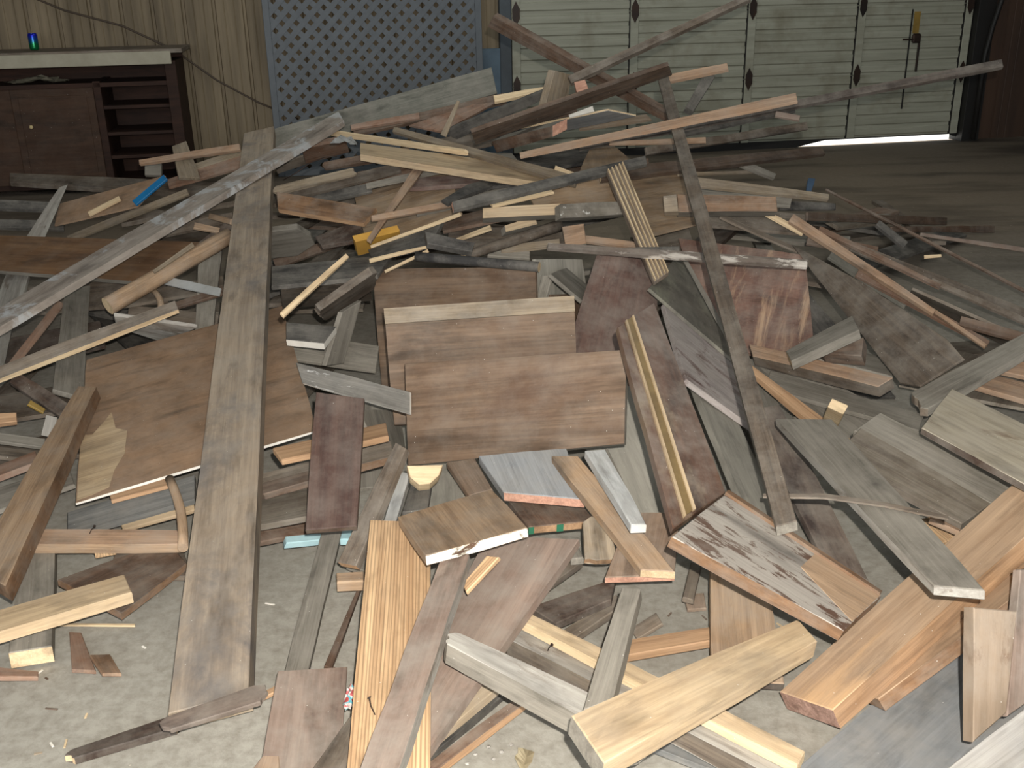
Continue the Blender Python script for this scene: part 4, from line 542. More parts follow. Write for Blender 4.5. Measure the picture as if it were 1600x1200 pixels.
('l8b','stick','thin stick lying along top of round tan pole',(-1.3486,4.0248,0.3972),(0.5561,0.7664,0.3216),(-0.8025,0.3943,0.4479),((-0.1047,0.0074),(0.111,0.0107),(0.1033,-0.0107),(-0.1097,-0.0074)),0.01,'gtan','','',''),
('l9','strip','white painted strip sticking out below round tan pole',(-1.2509,3.884,0.3217),(0.6925,-0.7166,0.083),(0.573,0.6162,0.5403),((-0.2254,0.0185),(0.2208,0.0179),(0.2543,-0.0179),(-0.2497,-0.0185)),0.006,'wht2','','',''),
('l10','board','white grooved board below left end of wide brown plank',(-2.1314,4.2147,0.1783),(0.2934,-0.9514,-0.0934),(0.9392,0.2687,0.2137),((-0.3798,-0.0571),(0.3842,-0.0615),(0.2399,0.0615),(-0.2444,0.0571)),0.015,'wwh','','',''),
('l10b','board','white mottled board stub at left edge under mottled pole',(-1.8952,3.5679,0.159),(0.3863,-0.9219,-0.0301),(0.9079,0.3857,-0.1642),((-0.3047,-0.044),(0.3302,-0.0206),(0.2682,0.0206),(-0.2937,0.044)),0.015,'wwh','','',''),
('l11','plank','grey round cornered plank dropping down left of plywood sheet',(-1.6526,3.6719,0.1833),(0.3072,-0.9424,-0.1319),(0.9155,0.3305,-0.2294),((-0.4457,-0.0469),(0.451,-0.0487),(0.4961,0.0487),(-0.5015,0.0469)),0.02,'gry','','',''),
('l12','stick','reddish stick under the mottled pole at left',(-1.821,3.7213,0.1784),(-0.0044,-0.981,-0.194),(0.7355,0.1282,-0.6652),((-0.2672,-0.0168),(0.2617,-0.016),(0.2676,0.016),(-0.262,0.0168)),0.015,'rbr','','',''),
('l14','stick','brown stick between white strip and long plank',(-1.2002,3.7797,0.2937),(0.9293,0.2975,0.2189),(-0.3687,0.7804,0.5049),((-0.1096,0.0149),(0.1094,0.0201),(0.1091,-0.0201),(-0.109,-0.0149)),0.015,'brn','','',''),
('l15','board','whitish broken board behind top edge of plywood sheet',(-1.3551,3.662,0.2367),(0.7155,0.5671,-0.4081),(0.696,-0.5279,0.4868),((-0.1546,0.0497),(0.1408,0.1037),(0.1153,-0.1037),(-0.1014,-0.0497)),0.015,'wwh','','',''),
('l15b','board','grey board behind plywood sheet top touching long plank',(-1.3393,3.8986,0.1915),(0.9444,-0.3285,-0.0106),(0.2788,0.7836,0.5552),((-0.2226,0.0285),(0.1992,0.0276),(0.2203,-0.0276),(-0.197,-0.0285)),0.015,'gbr','','',''),
('l17','board','dim board on floor before the old cabinet lower left',(-2.6126,5.5262,0.3228),(0.9145,0.3791,-0.1411),(-0.2381,0.7866,0.5698),((-0.1837,0.0332),(0.1858,0.0341),(0.1824,-0.0341),(-0.1845,-0.0332)),0.02,'dgr','','',''),
('l17b','board','dim board below the other one before old cabinet',(-2.5746,5.4161,0.2435),(0.9678,0.2283,-0.1057),(-0.1281,0.8088,0.5739),((-0.191,0.0295),(0.186,0.03),(0.1899,-0.03),(-0.185,-0.0295)),0.02,'dgr','','',''),
('l18','board','pale upright board standing right of old cabinet',(-1.7991,5.7649,0.5083),(0.3495,-0.7777,-0.5224),(0.8985,0.4363,-0.0483),((-0.1266,-0.0421),(0.1406,-0.0565),(0.1537,0.0565),(-0.1677,0.0421)),0.02,'gtan','','',''),
('l19','stick','orange tan stick resting on pale upright board',(-1.6983,5.5637,0.5735),(0.9804,-0.1371,0.1415),(-0.0017,0.7121,0.7021),((-0.295,0.0152),(0.286,0.0213),(0.2956,-0.0213),(-0.2867,-0.0152)),0.02,'rtan','','',''),
('l20','block','grey block under the orange tan stick near cabinet',(-2.0271,5.9238,0.4389),(0.9908,0.1334,-0.0211),(-0.0632,0.5964,0.8002),((-0.0462,0.0342),(0.0454,0.0404),(0.0461,-0.0404),(-0.0453,-0.0342)),0.03,'gry','','',''),
('l20b','board','reddish board running up right beside long plank top',(-1.6785,5.7358,0.4489),(0.9363,0.2645,0.2309),(-0.3492,0.7693,0.5349),((-0.2106,0.0355),(0.2114,0.0462),(0.209,-0.0462),(-0.2098,-0.0355)),0.015,'rbr','','',''),
('l20c','board','tan board edge just above the reddish board near cabinet',(-1.6312,5.8338,0.5019),(0.9324,0.2739,0.2359),(-0.3614,0.6969,0.6195),((-0.1433,0.0231),(0.1448,0.028),(0.1426,-0.028),(-0.1441,-0.0231)),0.015,'gtan','','',''),
('l21','stick','small tan stick end left of long plank upper part',(-1.2692,4.4999,0.4533),(0.6603,-0.7506,0.0247),(0.3452,0.3325,0.8776),((-0.1059,0.013),(0.1021,0.0125),(0.1058,-0.0125),(-0.102,-0.013)),0.015,'tan','','',''),
('l21b','stick','second small tan stick end under mottled pole',(-1.3185,4.4157,0.4287),(0.9656,0.0872,-0.245),(0.0589,0.8445,0.5324),((-0.056,0.0168),(0.0537,0.0132),(0.0555,-0.0132),(-0.0532,-0.0168)),0.015,'tan','','',''),
('l22','stick','grey stick parallel below tan stick under mottled pole',(-1.6519,5.0519,0.3634),(0.7272,-0.6499,0.221),(-0.0233,0.2983,0.9542),((-0.557,0.0119),(0.5507,0.0132),(0.557,-0.0132),(-0.5508,-0.0119)),0.012,'gbr','','',''),
('l22b','board','grey board under mottled pole left of long plank',(-1.4421,4.5905,0.3992),(0.9812,0.0102,0.1927),(-0.1311,0.768,0.6269),((-0.2105,0.0265),(0.2011,0.0264),(0.2093,-0.0264),(-0.1999,-0.0265)),0.015,'gbr2','','',''),
('l22c','stick','dark brown stick between round pole and long plank',(-1.3021,4.3813,0.3835),(0.4801,0.8249,0.2983),(-0.8391,0.3329,0.4301),((-0.1384,0.0188),(0.1564,0.0229),(0.136,-0.0229),(-0.1541,-0.0188)),0.015,'dbr','','',''),
('l23','board','grey vertical board between round tan pole and long plank',(-1.2207,3.988,0.2527),(0.1888,-0.9523,-0.2398),(0.9819,0.1802,0.0577),((-0.3997,-0.0489),(0.3917,-0.0305),(0.4068,0.0305),(-0.3987,0.0489)),0.015,'gry','','',''),
('l24','dowel','short brown bent dowel below round tan pole',(-1.4057,3.9324,0.2455),(0.4458,-0.8782,-0.173),(0.8764,0.389,0.2838),((-0.1074,0.0112),(0.1049,0.0132),(0.1074,-0.0132),(-0.1049,-0.0112)),0.03,'tan','','','r'),
('l25b','chip','yellowish chip beside dark brown stick at left',(-1.5753,3.1357,0.1246),(0.7264,0.1672,-0.6667),(0.0586,0.9514,0.3024),((-0.0278,0.011),(0.0273,0.0097),(0.0277,-0.0097),(-0.0272,-0.011)),0.01,'yel2','','',''),
('l25c','stick','tan stick end poking in at left frame edge',(-1.6659,3.0817,0.0997),(0.8966,0.4316,-0.0988),(-0.3441,0.8197,0.4579),((-0.0433,0.0252),(0.0431,0.0198),(0.0429,-0.0198),(-0.0427,-0.0252)),0.02,'org','','',''),
('l25d','scrap','ragged white scrap left of the reddish tan beam',(-1.4766,3.0079,0.1123),(-0.202,-0.4209,-0.8843),(0.9263,-0.3753,-0.033),((-0.0339,-0.0212),(0.0331,-0.0237),(0.0333,0.0237),(-0.0325,0.0212)),0.006,'wwh','','',''),
('l25e','board','grey board at left edge below tan stick end',(-1.5622,2.944,0.0878),(0.9367,0.2153,-0.276),(-0.0962,0.9164,0.3884),((-0.0858,0.0184),(0.0811,0.0187),(0.0852,-0.0187),(-0.0805,-0.0184)),0.015,'gry','','',''),
('l25f','board','second grey board lower at left edge',(-1.5603,2.9121,0.0512),(0.935,0.2419,-0.2594),(-0.2505,0.9681,-0.0002),((-0.0834,0.0328),(0.0752,0.0333),(0.0821,-0.0333),(-0.0739,-0.0328)),0.015,'gbr','','',''),
('l26','stick','red brown stick at left edge behind reddish tan beam',(-1.4951,2.7764,0.069),(0.8371,0.5192,0.1723),(-0.5273,0.8497,0.001),((-0.0725,0.0388),(0.0731,0.042),(0.071,-0.042),(-0.0716,-0.0388)),0.02,'rbr','','',''),
('l27','board','broad grey board behind reddish tan beam at left',(-1.3977,2.6597,0.0537),(0.8364,0.541,0.0879),(-0.5427,0.8399,-0.0044),((-0.1145,0.0757),(0.1217,0.0693),(0.1103,-0.0693),(-0.1174,-0.0757)),0.015,'gry','','',''),
('l28','board','blue grey board running under lower edge of plywood sheet',(-1.0494,2.5126,0.0686),(0.9319,0.3383,0.1308),(-0.3605,0.9034,0.2322),((-0.1685,0.0477),(0.1774,0.052),(0.1634,-0.052),(-0.1723,-0.0477)),0.02,'bgr2','','',''),
('l28b','strip','orange strip just below white edge of plywood sheet',(-1.0372,2.5452,0.1054),(0.9392,0.3211,0.1215),(-0.3232,0.9463,-0.0031),((-0.0807,0.0256),(0.0758,0.026),(0.0795,-0.026),(-0.0746,-0.0256)),0.012,'org','','',''),
('l28c','stick','tan stick under plywood sheet near short bent dowel',(-0.9487,2.4258,0.0824),(0.9631,0.1888,0.1915),(-0.2283,0.9504,0.2112),((-0.1004,0.0112),(0.0956,0.0127),(0.1001,-0.0127),(-0.0952,-0.0112)),0.012,'ltan','','',''),
('l28d','block','orange block under the level reddish stick at left',(-1.0592,2.3184,0.0485),(0.3336,-0.9276,-0.168),(0.9407,0.3391,-0.0045),((-0.0217,-0.0319),(0.0179,-0.0247),(0.017,0.0247),(-0.0132,0.0319)),0.02,'otn','','',''),
('l28e','board','brown board lying under dowel left of long plank',(-0.9383,2.2864,0.0226),(0.9935,0.0991,-0.0553),(-0.1011,0.9942,-0.0358),((-0.102,0.0671),(0.0668,0.0771),(0.1193,-0.0771),(-0.0841,-0.0671)),0.015,'gbr2','','',''),
('l29','board','grey board end between long plank and dark plank',(-0.6041,2.3789,0.1244),(0.9726,0.1955,0.1261),(-0.2013,0.9789,0.0352),((-0.0688,0.0708),(0.0683,0.0788),(0.067,-0.0788),(-0.0665,-0.0708)),0.018,'gbr3','','',''),
('l29b','board','brown board end below grey one right of long plank',(-0.6195,2.3904,0.0549),(0.6126,0.7458,-0.2617),(-0.6512,0.6639,0.3676),((-0.0695,0.031),(0.1142,0.0326),(0.0661,-0.0326),(-0.1109,-0.031)),0.018,'brn2','','',''),
('l29c','block','pale blue painted block on floor right of long plank',(-0.5597,2.3508,0.0454),(0.6862,0.6595,-0.3069),(-0.5881,0.7513,0.2994),((-0.0486,0.0135),(0.0623,0.0139),(0.0478,-0.0139),(-0.0616,-0.0135)),0.02,'cyn','','',''),
('l29d','block','pale blue painted chip below foot of dark plank',(-0.4449,2.38,0.04),(-0.0067,-0.9999,0.0084),(0.9999,-0.0066,0.0128),((-0.0327,-0.0153),(0.0329,-0.0118),(0.0342,0.0118),(-0.0345,0.0153)),0.02,'cyn','','',''),
('l30','stick','grey brown stick with rounded orange tip left of grained plank',(-0.341,2.2925,0.1798),(-0.3433,-0.7461,-0.5705),(0.8742,-0.4758,0.0963),((-0.1795,-0.0196),(0.1714,-0.0283),(0.1723,0.0283),(-0.1642,0.0196)),0.025,'gbr2','org','',''),
('l31','plank','narrow grey plank on floor between long and grained planks',(-0.4778,2.0938,0.0391),(0.0225,-0.9993,-0.0309),(0.9967,0.0249,-0.0771),((-0.2867,-0.0258),(0.2896,-0.0247),(0.2874,0.0247),(-0.2903,0.0258)),0.02,'gry','','',''),
('l31b','strip','dark thin strip on floor left of grained orange plank',(-0.392,1.9866,0.0358),(-0.0848,-0.9964,0.0075),(0.9952,-0.085,-0.0478),((-0.1674,-0.0041),(0.1613,-0.0087),(0.1691,0.0087),(-0.1631,0.0041)),0.012,'brn2','','',''),
('l32','block','small tan block beside rounded orange stick tip',(-0.4,2.1326,0.0502),(0.9917,0.1215,-0.042),(-0.1178,0.9897,0.0809),((-0.033,0.0192),(0.0314,0.0193),(0.0326,-0.0193),(-0.0309,-0.0192)),0.03,'tan','','',''),
('l32b','board','grey board piece under rounded orange stick tip',(-0.3915,2.2371,0.0358),(0.9093,-0.3801,-0.1694),(0.3909,0.9198,0.0346),((-0.0412,0.0218),(0.0269,0.024),(0.0413,-0.024),(-0.027,-0.0218)),0.02,'gry','','',''),
('l33','stick','pale grey stick between grained plank and front shelf',(-0.2978,2.327,0.1749),(-0.0818,-0.9898,-0.1166),(0.9955,-0.0757,-0.0564),((-0.1074,-0.015),(0.1055,-0.0149),(0.1128,0.0149),(-0.111,0.015)),0.02,'wpl','','',''),
('l33b','molding','dark grooved molding under the front shelf board',(-0.2456,2.3628,0.1614),(-0.0395,-0.9987,-0.0321),(0.9991,-0.0399,0.0132),((-0.0897,-0.0266),(0.0946,-0.0315),(0.0834,0.0315),(-0.0883,0.0266)),0.02,'dgr','','',''),
('l33c','block','round shouldered pale log end under front shelf left corner',(-0.2346,2.399,0.2056),(0.9934,0.0631,-0.0962),(0.0205,0.7261,0.6872),((-0.0449,0.0155),(0.0468,0.0212),(0.0379,-0.0072),(0.0158,-0.0306),(-0.0117,-0.0352),(-0.0353,-0.0154)),0.05,'lpn','','',''),
('l34','board','tan brown board under front shelf beside blue grey board',(-0.1161,2.4815,0.15),(0.3,-0.9539,-0.0104),(0.9539,0.2999,0.0071),((-0.1022,-0.04),(0.1065,-0.034),(0.0939,0.034),(-0.0982,0.04)),0.02,'tan2','','',''),
('l35','board','grey board beneath front shelf and white end board',(-0.1786,2.552,0.0922),(0.0764,-0.9957,0.0523),(0.9942,0.0801,0.0716),((-0.1986,-0.0752),(0.1494,-0.092),(0.2012,0.092),(-0.152,0.0752)),0.015,'ggr','','',''),
('l36','stick','tan grey stick on floor right of grained plank',(-0.0937,1.6643,0.06),(-0.6325,-0.7742,-0.0215),(0.7745,-0.6324,-0.0121),((-0.1386,-0.0184),(0.1238,-0.0199),(0.137,0.0199),(-0.1222,0.0184)),0.02,'gtan','','',''),
('l36b','stick','dark grey stick beside tan grey stick at bottom',(-0.0914,1.6659,0.028),(-0.6564,-0.7521,-0.0589),(0.7537,-0.6571,-0.01),((-0.1359,-0.01),(0.129,-0.0107),(0.135,0.0107),(-0.1281,0.01)),0.015,'dgr','','',''),
('l36c','stick','reddish brown stick lowest at bottom centre floor',(-0.0732,1.6059,0.0364),(-0.6691,-0.7431,0.0075),(0.7427,-0.669,-0.0307),((-0.1538,-0.0113),(0.1451,-0.0131),(0.1528,0.0131),(-0.1442,0.0113)),0.02,'brn2','','org',''),
('l40','board','red brown board corner at bottom frame edge left',(-0.44,1.412,0.1202),(-0.029,0.9881,-0.1513),(-0.9995,-0.0263,0.0194),((-0.0414,0.0353),(0.0433,0.0148),(0.0421,-0.0148),(-0.0441,-0.0353)),0.02,'rtan','','',''),
('l41','stick','grey stick end right of pale ended tan plank',(0.4266,2.1327,0.035),(0.2887,0.9574,0.0067),(-0.9572,0.2885,0.0238),((-0.0785,0.0133),(0.0824,0.0141),(0.0781,-0.0141),(-0.082,-0.0133)),0.015,'gbr','','',''),
('l41b','chip','tan chip on floor beside smooth tan board',(0.4285,2.0904,0.01),(-0.033,-0.994,-0.1043),(0.9991,-0.0356,0.0225),((-0.0267,-0.0248),(0.0301,-0.0228),(0.0267,0.0228),(-0.0301,0.0248)),0.01,'tan2','','',''),
('l42','board','grey board lying behind straight grey stick on floor',(0.3014,1.9919,0.0114),(0.8586,0.4236,0.2888),(-0.4255,0.903,-0.0597),((-0.0318,0.0214),(0.0414,0.0216),(0.0311,-0.0216),(-0.0407,-0.0214)),0.01,'gbr','','',''),
('l43','stick','tan stick between two faded brown planks at centre',(-0.0756,1.9024,0.2179),(0.6409,0.6547,0.4007),(-0.6963,0.7156,-0.0555),((-0.0413,0.0125),(0.043,0.0156),(0.0528,-0.0156),(-0.0544,-0.0125)),0.012,'otn','','',''),
('l44','board','grey plank on floor under pale pine strip right end',(0.3738,1.5499,0.0128),(0.8717,-0.4815,-0.0911),(0.4842,0.8749,0.0094),((-0.1059,0.0413),(0.1395,0.0283),(0.1067,-0.0283),(-0.1403,-0.0413)),0.015,'bgr2','','',''),
('m1','board','dark board in the gap left of the middle shelf board',(-0.7195,3.8695,0.2926),(0.984,0.176,0.0261),(0.1212,-0.7706,0.6256),((-0.1676,0.0954),(0.1713,0.0967),(0.1754,-0.0967),(-0.1791,-0.0954)),0.015,'gbr2','','',''),
('m2','board','grey board in gap between plywood sheet and shelf boards',(-0.6585,3.5912,0.13),(0.9702,0.1092,-0.2162),(-0.0157,0.9191,0.3937),((-0.1611,0.0688),(0.162,0.0699),(0.157,-0.0699),(-0.1578,-0.0688)),0.015,'gry','','',''),
('m3','board','grey board below metal looking strip left of front shelf',(-0.3978,2.8824,0.1122),(0.2971,-0.537,-0.7895),(0.2249,0.843,-0.4887),((-0.0555,-0.2041),(0.0953,-0.116),(0.0688,0.116),(-0.1085,0.2041)),0.015,'gry','','',''),
('m4','board','grey board standing behind the dark red brown plank',(-0.4417,2.9368,0.0652),(0.1632,-0.9407,-0.2974),(0.9827,0.1818,-0.036),((-0.2178,0.0524),(0.2105,0.052),(0.2161,-0.052),(-0.2088,-0.0524)),0.015,'gry','','',''),
('m5','board','grey board in gap right of backmost shelf board',(0.1826,3.7864,0.3266),(0.0441,-0.3295,-0.9431),(0.6195,0.7496,-0.233),((-0.0926,-0.1555),(0.1317,-0.1827),(0.0623,0.1827),(-0.1014,0.1555)),0.015,'ggr','','',''),
('m5b','stick','narrow grey stick propped right of backmost shelf board',(0.1303,3.5985,0.3675),(-0.2353,-0.7011,-0.6731),(0.8167,-0.5181,0.2541),((-0.0514,-0.0232),(0.0451,-0.0215),(0.0508,0.0215),(-0.0445,0.0232)),0.015,'gry','','',''),
('m5c','board','sloping grey board right of narrow grey stick by shelves',(0.2182,3.6529,0.3651),(0.7586,-0.0777,-0.6469),(0.1065,0.9943,0.0055),((-0.0937,-0.1153),(0.0567,-0.1193),(0.0711,0.1193),(-0.0341,0.1153)),0.015,'gry','','',''),
('m6','board','grey brown board in gap beneath the fluted board',(0.643,4.1728,0.3641),(0.9727,0.1724,0.1552),(-0.2249,0.8649,0.4487),((-0.1136,0.0987),(0.1413,0.0993),(0.1097,-0.0993),(-0.1374,-0.0987)),0.015,'gbr3','','',''),
('m7','board','dark board in gap below clean tan beam left part',(-0.4523,4.7717,0.5937),(0.9841,0.1381,0.1116),(-0.1749,0.862,0.4758),((-0.239,0.0557),(0.2422,0.0562),(0.2354,-0.0562),(-0.2386,-0.0557)),0.015,'brn2','','',''),
('m8','board','dark board behind curved dark trim at pile centre',(-0.2913,4.5013,0.5166),(0.9723,0.1643,0.1664),(-0.2164,0.9015,0.3747),((-0.2591,0.049),(0.265,0.0496),(0.2551,-0.0496),(-0.2609,-0.049)),0.015,'gbr2','','',''),
('m9','board','grey board showing between square block and dark rod',(0.0113,4.113,0.4284),(0.9996,-0.028,0.0073),(0.0249,0.9605,0.2773),((-0.2669,0.0795),(0.2632,0.0792),(0.259,-0.0792),(-0.2553,-0.0795)),0.015,'gbr2','','',''),
('m10','board','reddish brown board under the round dark rod',(-0.1433,4.2048,0.4875),(0.9809,0.0188,0.1938),(-0.0515,0.9849,0.1651),((-0.141,0.0647),(0.1342,0.0717),(0.1376,-0.0717),(-0.1308,-0.0647)),0.015,'brn2','','',''),
('m11','board','dark board in the gap under mottled pole at left',(-1.6191,4.7075,0.3017),(0.9889,-0.0628,0.1344),(-0.1313,-0.7922,0.596),((-0.2817,0.0993),(0.3644,0.0979),(0.296,-0.0979),(-0.3786,-0.0993)),0.015,'gbr2','','',''),
('m12','board','dark board beneath white grooved board at left',(-1.7507,4.1801,0.2011),(0.9634,-0.2346,0.1299),(0.1648,0.9002,0.4032),((-0.406,0.0914),(0.3034,0.0876),(0.3917,-0.0876),(-0.2891,-0.0914)),0.015,'gbr2','','',''),
('m13','board','dark board beneath narrow sawn strip at left',(-1.7775,3.7128,0.1353),(0.9518,0.2785,0.1283),(-0.3012,0.9274,0.2216),((-0.2336,0.1242),(0.2,0.1017),(0.2212,-0.1017),(-0.1876,-0.1242)),0.015,'dbr','','',''),
('m14','board','brown board in shade below dark stick at left',(-1.6593,3.2658,0.077),(0.8862,0.4626,-0.027),(-0.4601,0.8853,0.0668),((-0.1313,0.1084),(0.1373,0.112),(0.1245,-0.112),(-0.1306,-0.1084)),0.015,'gbr2','','',''),
('m15','board','grey board under reddish tan beam at left edge',(-1.5445,3.0002,0.0171),(0.8915,0.4523,0.0252),(-0.4529,0.8912,0.0245),((-0.1374,0.1015),(0.1359,0.1049),(0.1306,-0.1049),(-0.1291,-0.1015)),0.015,'gbr2','','',''),
('m16','board','dark board in gap between grey sheet and knotted panel',(1.1793,3.5626,0.1053),(0.308,-0.8335,-0.4587),(0.9513,0.2636,0.1597),((-0.4024,0.0659),(0.267,0.1058),(0.1903,-0.1058),(-0.0548,-0.0659)),0.015,'dgr','','',''),
('m17','board','grey board beneath the peeling white and purple board',(0.8201,3.1971,0.069),(0.0303,-0.9724,-0.2315),(0.9963,0.048,-0.0711),((-0.2454,-0.0826),(0.2694,-0.0672),(0.2309,0.0672),(-0.2549,0.0826)),0.015,'gry','','',''),
('m18','board','grey floor level board under pointed grey plank',(1.0689,2.9673,0.028),(0.7207,-0.6859,-0.1005),(0.6923,0.7198,0.0515),((-0.2357,0.1048),(0.1722,0.0974),(0.2231,-0.0974),(-0.1596,-0.1048)),0.012,'gry','','',''),
('m19','board','dark board near pile top behind blue grey sheet',(0.0117,5.3446,0.6847),(0.9733,0.1751,0.1486),(-0.2224,0.8801,0.4195),((-0.3486,0.0674),(0.3656,0.0684),(0.3422,-0.0684),(-0.3592,-0.0674)),0.015,'gbr2','','',''),
('m20','board','dark board below blue grey sheet near pile top',(0.2409,4.9576,0.6042),(0.8439,0.5341,0.051),(-0.5355,0.8443,0.0192),((-0.1832,0.1333),(0.3706,0.1531),(0.1536,-0.1531),(-0.341,-0.1333)),0.015,'dgr2','','',''),
('m21','board','brown board between molding pole and grey tan board',(0.9964,4.9431,0.5743),(0.8211,0.5686,-0.0492),(-0.2792,0.4755,0.8342),((-0.2517,0.0222),(0.2677,0.0235),(0.2504,-0.0235),(-0.2664,-0.0222)),0.015,'gbr2','','',''),
('m22','board','dark board running below dark brown board at right',(0.9564,4.2763,0.4548),(0.9934,-0.0588,-0.0984),(0.0887,0.9382,0.3347),((-0.2904,0.0777),(0.3115,0.0775),(0.2825,-0.0775),(-0.3035,-0.0777)),0.015,'gbr2','','',''),
('m23','board','brown board below long dark brown board at pile top',(0.1228,5.2405,0.7682),(0.9725,-0.1001,0.2102),(-0.026,0.8504,0.5255),((-0.2337,0.0353),(0.2275,0.0298),(0.2314,-0.0298),(-0.2252,-0.0353)),0.015,'brn2','','',''),
('m26','board','brown board between shelf boards and purple brown board',(0.2518,3.6836,0.1902),(-0.0352,-0.6959,-0.7173),(0.5887,0.5656,-0.5775),((-0.0461,-0.2027),(0.2239,-0.241),(0.0444,0.241),(-0.2223,0.2027)),0.015,'shelf','','',''),
('m28','stick','thin reddish stick crossing under narrow pink tan strip',(-0.4579,4.254,0.5747),(-0.1346,-0.9824,-0.1296),(0.9661,-0.101,-0.2376),((-0.5215,-0.022),(0.4912,-0.0102),(0.5079,0.0102),(-0.4776,0.022)),0.012,'rtan','','',''),
('m29','block','dark grey block with paler end above the dark round rod',(-0.2308,3.8314,0.4706),(0.9729,0.0089,-0.2309),(0.119,0.837,0.5341),((-0.1009,0.0293),(0.0933,0.024),(0.0895,-0.024),(-0.082,-0.0293)),0.03,'dgr2','','',''),
('m30','splinter','pale splinter between grey topped beam and dark slab end',(-0.132,3.9457,0.4915),(0.8566,0.4748,0.2022),(-0.5123,0.8297,0.2218),((-0.0794,0.0093),(0.0774,0.0146),(0.066,-0.0146),(-0.0641,-0.0093)),0.01,'lpn','','',''),
('m32','board','brown board tip below the blue grey pointed sheet',(0.5141,5.0291,0.7679),(0.9922,-0.0061,0.1247),(-0.0608,0.8487,0.5254),((-0.1657,0.0185),(0.1589,0.0212),(0.1768,-0.0212),(-0.17,-0.0185)),0.015,'tlow','','',''),
('m33','splinter','yellow chip tucked under dark board beside long grey stick',(0.2427,4.4185,0.6447),(0.9415,-0.0808,-0.3272),(0.2621,0.7859,0.56),((-0.0471,0.0153),(0.0466,0.0118),(0.0461,-0.0118),(-0.0456,-0.0153)),0.01,'lpn','','',''),
('m34','stick','dark brown knotted stick under the narrow sawn strip at left',(-1.5978,3.2277,0.1284),(0.7785,-0.6074,-0.1583),(0.616,0.6908,0.3786),((-0.1704,0.0226),(0.1435,0.0259),(0.1705,-0.0259),(-0.1436,-0.0226)),0.02,'dbr','','',''),
('m35','board','grey brown board lying below the white painted strip',(-1.3742,4.0453,0.2459),(0.9407,0.3281,0.0864),(-0.3387,0.8929,0.2965),((-0.2043,0.0382),(0.2056,0.049),(0.2011,-0.049),(-0.2024,-0.0382)),0.015,'gbr','','',''),
('m36','board','reddish board between the grey stub and slab beside long plank',(-0.8529,4.4586,0.317),(0.8578,-0.3789,0.3474),(-0.0787,0.571,0.8172),((-0.2542,0.0258),(0.2389,0.0214),(0.2518,-0.0214),(-0.2365,-0.0258)),0.015,'brn2','','',''),
('m37','board','grey brown board beside large grey sheet lower edge',(1.6436,3.3489,0.0755),(0.5863,0.8095,-0.0309),(-0.81,0.5864,-0.0065),((-0.2368,0.2098),(0.2743,0.1302),(0.2068,-0.1302),(-0.2443,-0.2098)),0.012,'gbr3','','',''),
('m27','block','small blue plastic piece on floor beyond the grey tan board',(1.469,4.994,0.4481),(-0.2956,-0.9525,0.0727),(0.9293,-0.3044,-0.2093),((-0.2676,-0.0176),(0.3067,-0.0115),(0.2818,0.0115),(-0.3209,0.0176)),0.02,'blu2','','',''),
('fill','board','brown board under the reddish board between the grey stub and slab beside long plank',(-0.8704,4.5379,0.2147),(0.128,0.9908,0.0428),(-0.9898,0.1304,-0.0578),((-0.5377,-0.0477),(0.5377,-0.0477),(0.5377,0.0477),(-0.5377,0.0477)),0.02,'gbr2','','',''),
('fill','board','dark greyish brown board deep under the purple brown strip on floor reaching right frame edge',(2.1284,5.4296,0.1717),(0.0868,0.9958,-0.0295),(-0.9961,0.0873,0.0162),((-0.5866,-0.0322),(0.5866,-0.0322),(0.5866,0.0322),(-0.5866,0.0322)),0.02,'gbr2','','',''),
('fill','board','dark grey board deep under the short dark stick leaning over the thin long floor stick',(1.4701,5.3725,0.2148),(-0.7531,0.6579,0.0104),(-0.657,-0.7527,0.0427),((-0.5965,-0.0585),(0.5965,-0.0585),(0.5965,0.0585),(-0.5965,0.0585)),0.02,'dgr','','',''),
('fill','board','brown board under the grey topped beam with tan front right of the pile centre',(-0.1411,5.3601,0.2692),(-0.4509,0.8841,-0.1226),(-0.8273,-0.4655,-0.3143),((-0.4882,-0.0664),(0.4882,-0.0664),(0.4882,0.0664),(-0.4882,0.0664)),0.02,'gbr3','','',''),
('fill','board','dusty greyish brown board deep under the narrow tan stick right of the long pinkish stick',(2.0572,5.5746,0.0733),(0.8214,0.5672,-0.0609),(-0.5643,0.8235,0.059),((-0.4451,-0.0557),(0.4451,-0.0557),(0.4451,0.0557),(-0.4451,0.0557)),0.02,'gbr3','','',''),
('fill','board','dark grey board deep under the long grey brown board on floor at far right',(2.1047,5.2712,0.0588),(0.6979,0.7148,-0.045),(-0.69,0.6879,0.2253),((-0.6344,-0.0563),(0.6344,-0.0563),(0.6344,0.0563),(-0.6344,0.0563)),0.02,'dgr','','',''),
('fill','board','grey board deep under the upright purple brown panel with ragged pale top and round knot',(1.2704,5.1653,0.1721),(0.1422,0.9877,-0.0644),(-0.9893,0.1397,-0.042),((-0.4979,-0.0385),(0.4979,-0.0385),(0.4979,0.0385),(-0.4979,0.0385)),0.02,'gry','','',''),
('fill','board','dark greyish brown board deep under the grey board under mottled pole left of long plank',(-1.3887,5.2442,0.3034),(0.8688,0.4842,-0.1037),(-0.4745,0.874,0.1049),((-0.311,-0.0284),(0.311,-0.0284),(0.311,0.0284),(-0.311,0.0284)),0.02,'gbr2','','',''),
('fill','board','brown board under the pale splinter along lower edge of slab beside yellow block',(-0.3461,4.8453,0.2154),(0.4698,0.8768,-0.1024),(-0.8827,0.4658,-0.0619),((-0.4061,-0.0333),(0.4061,-0.0333),(0.4061,0.0333),(-0.4061,0.0333)),0.02,'gbr2','','',''),
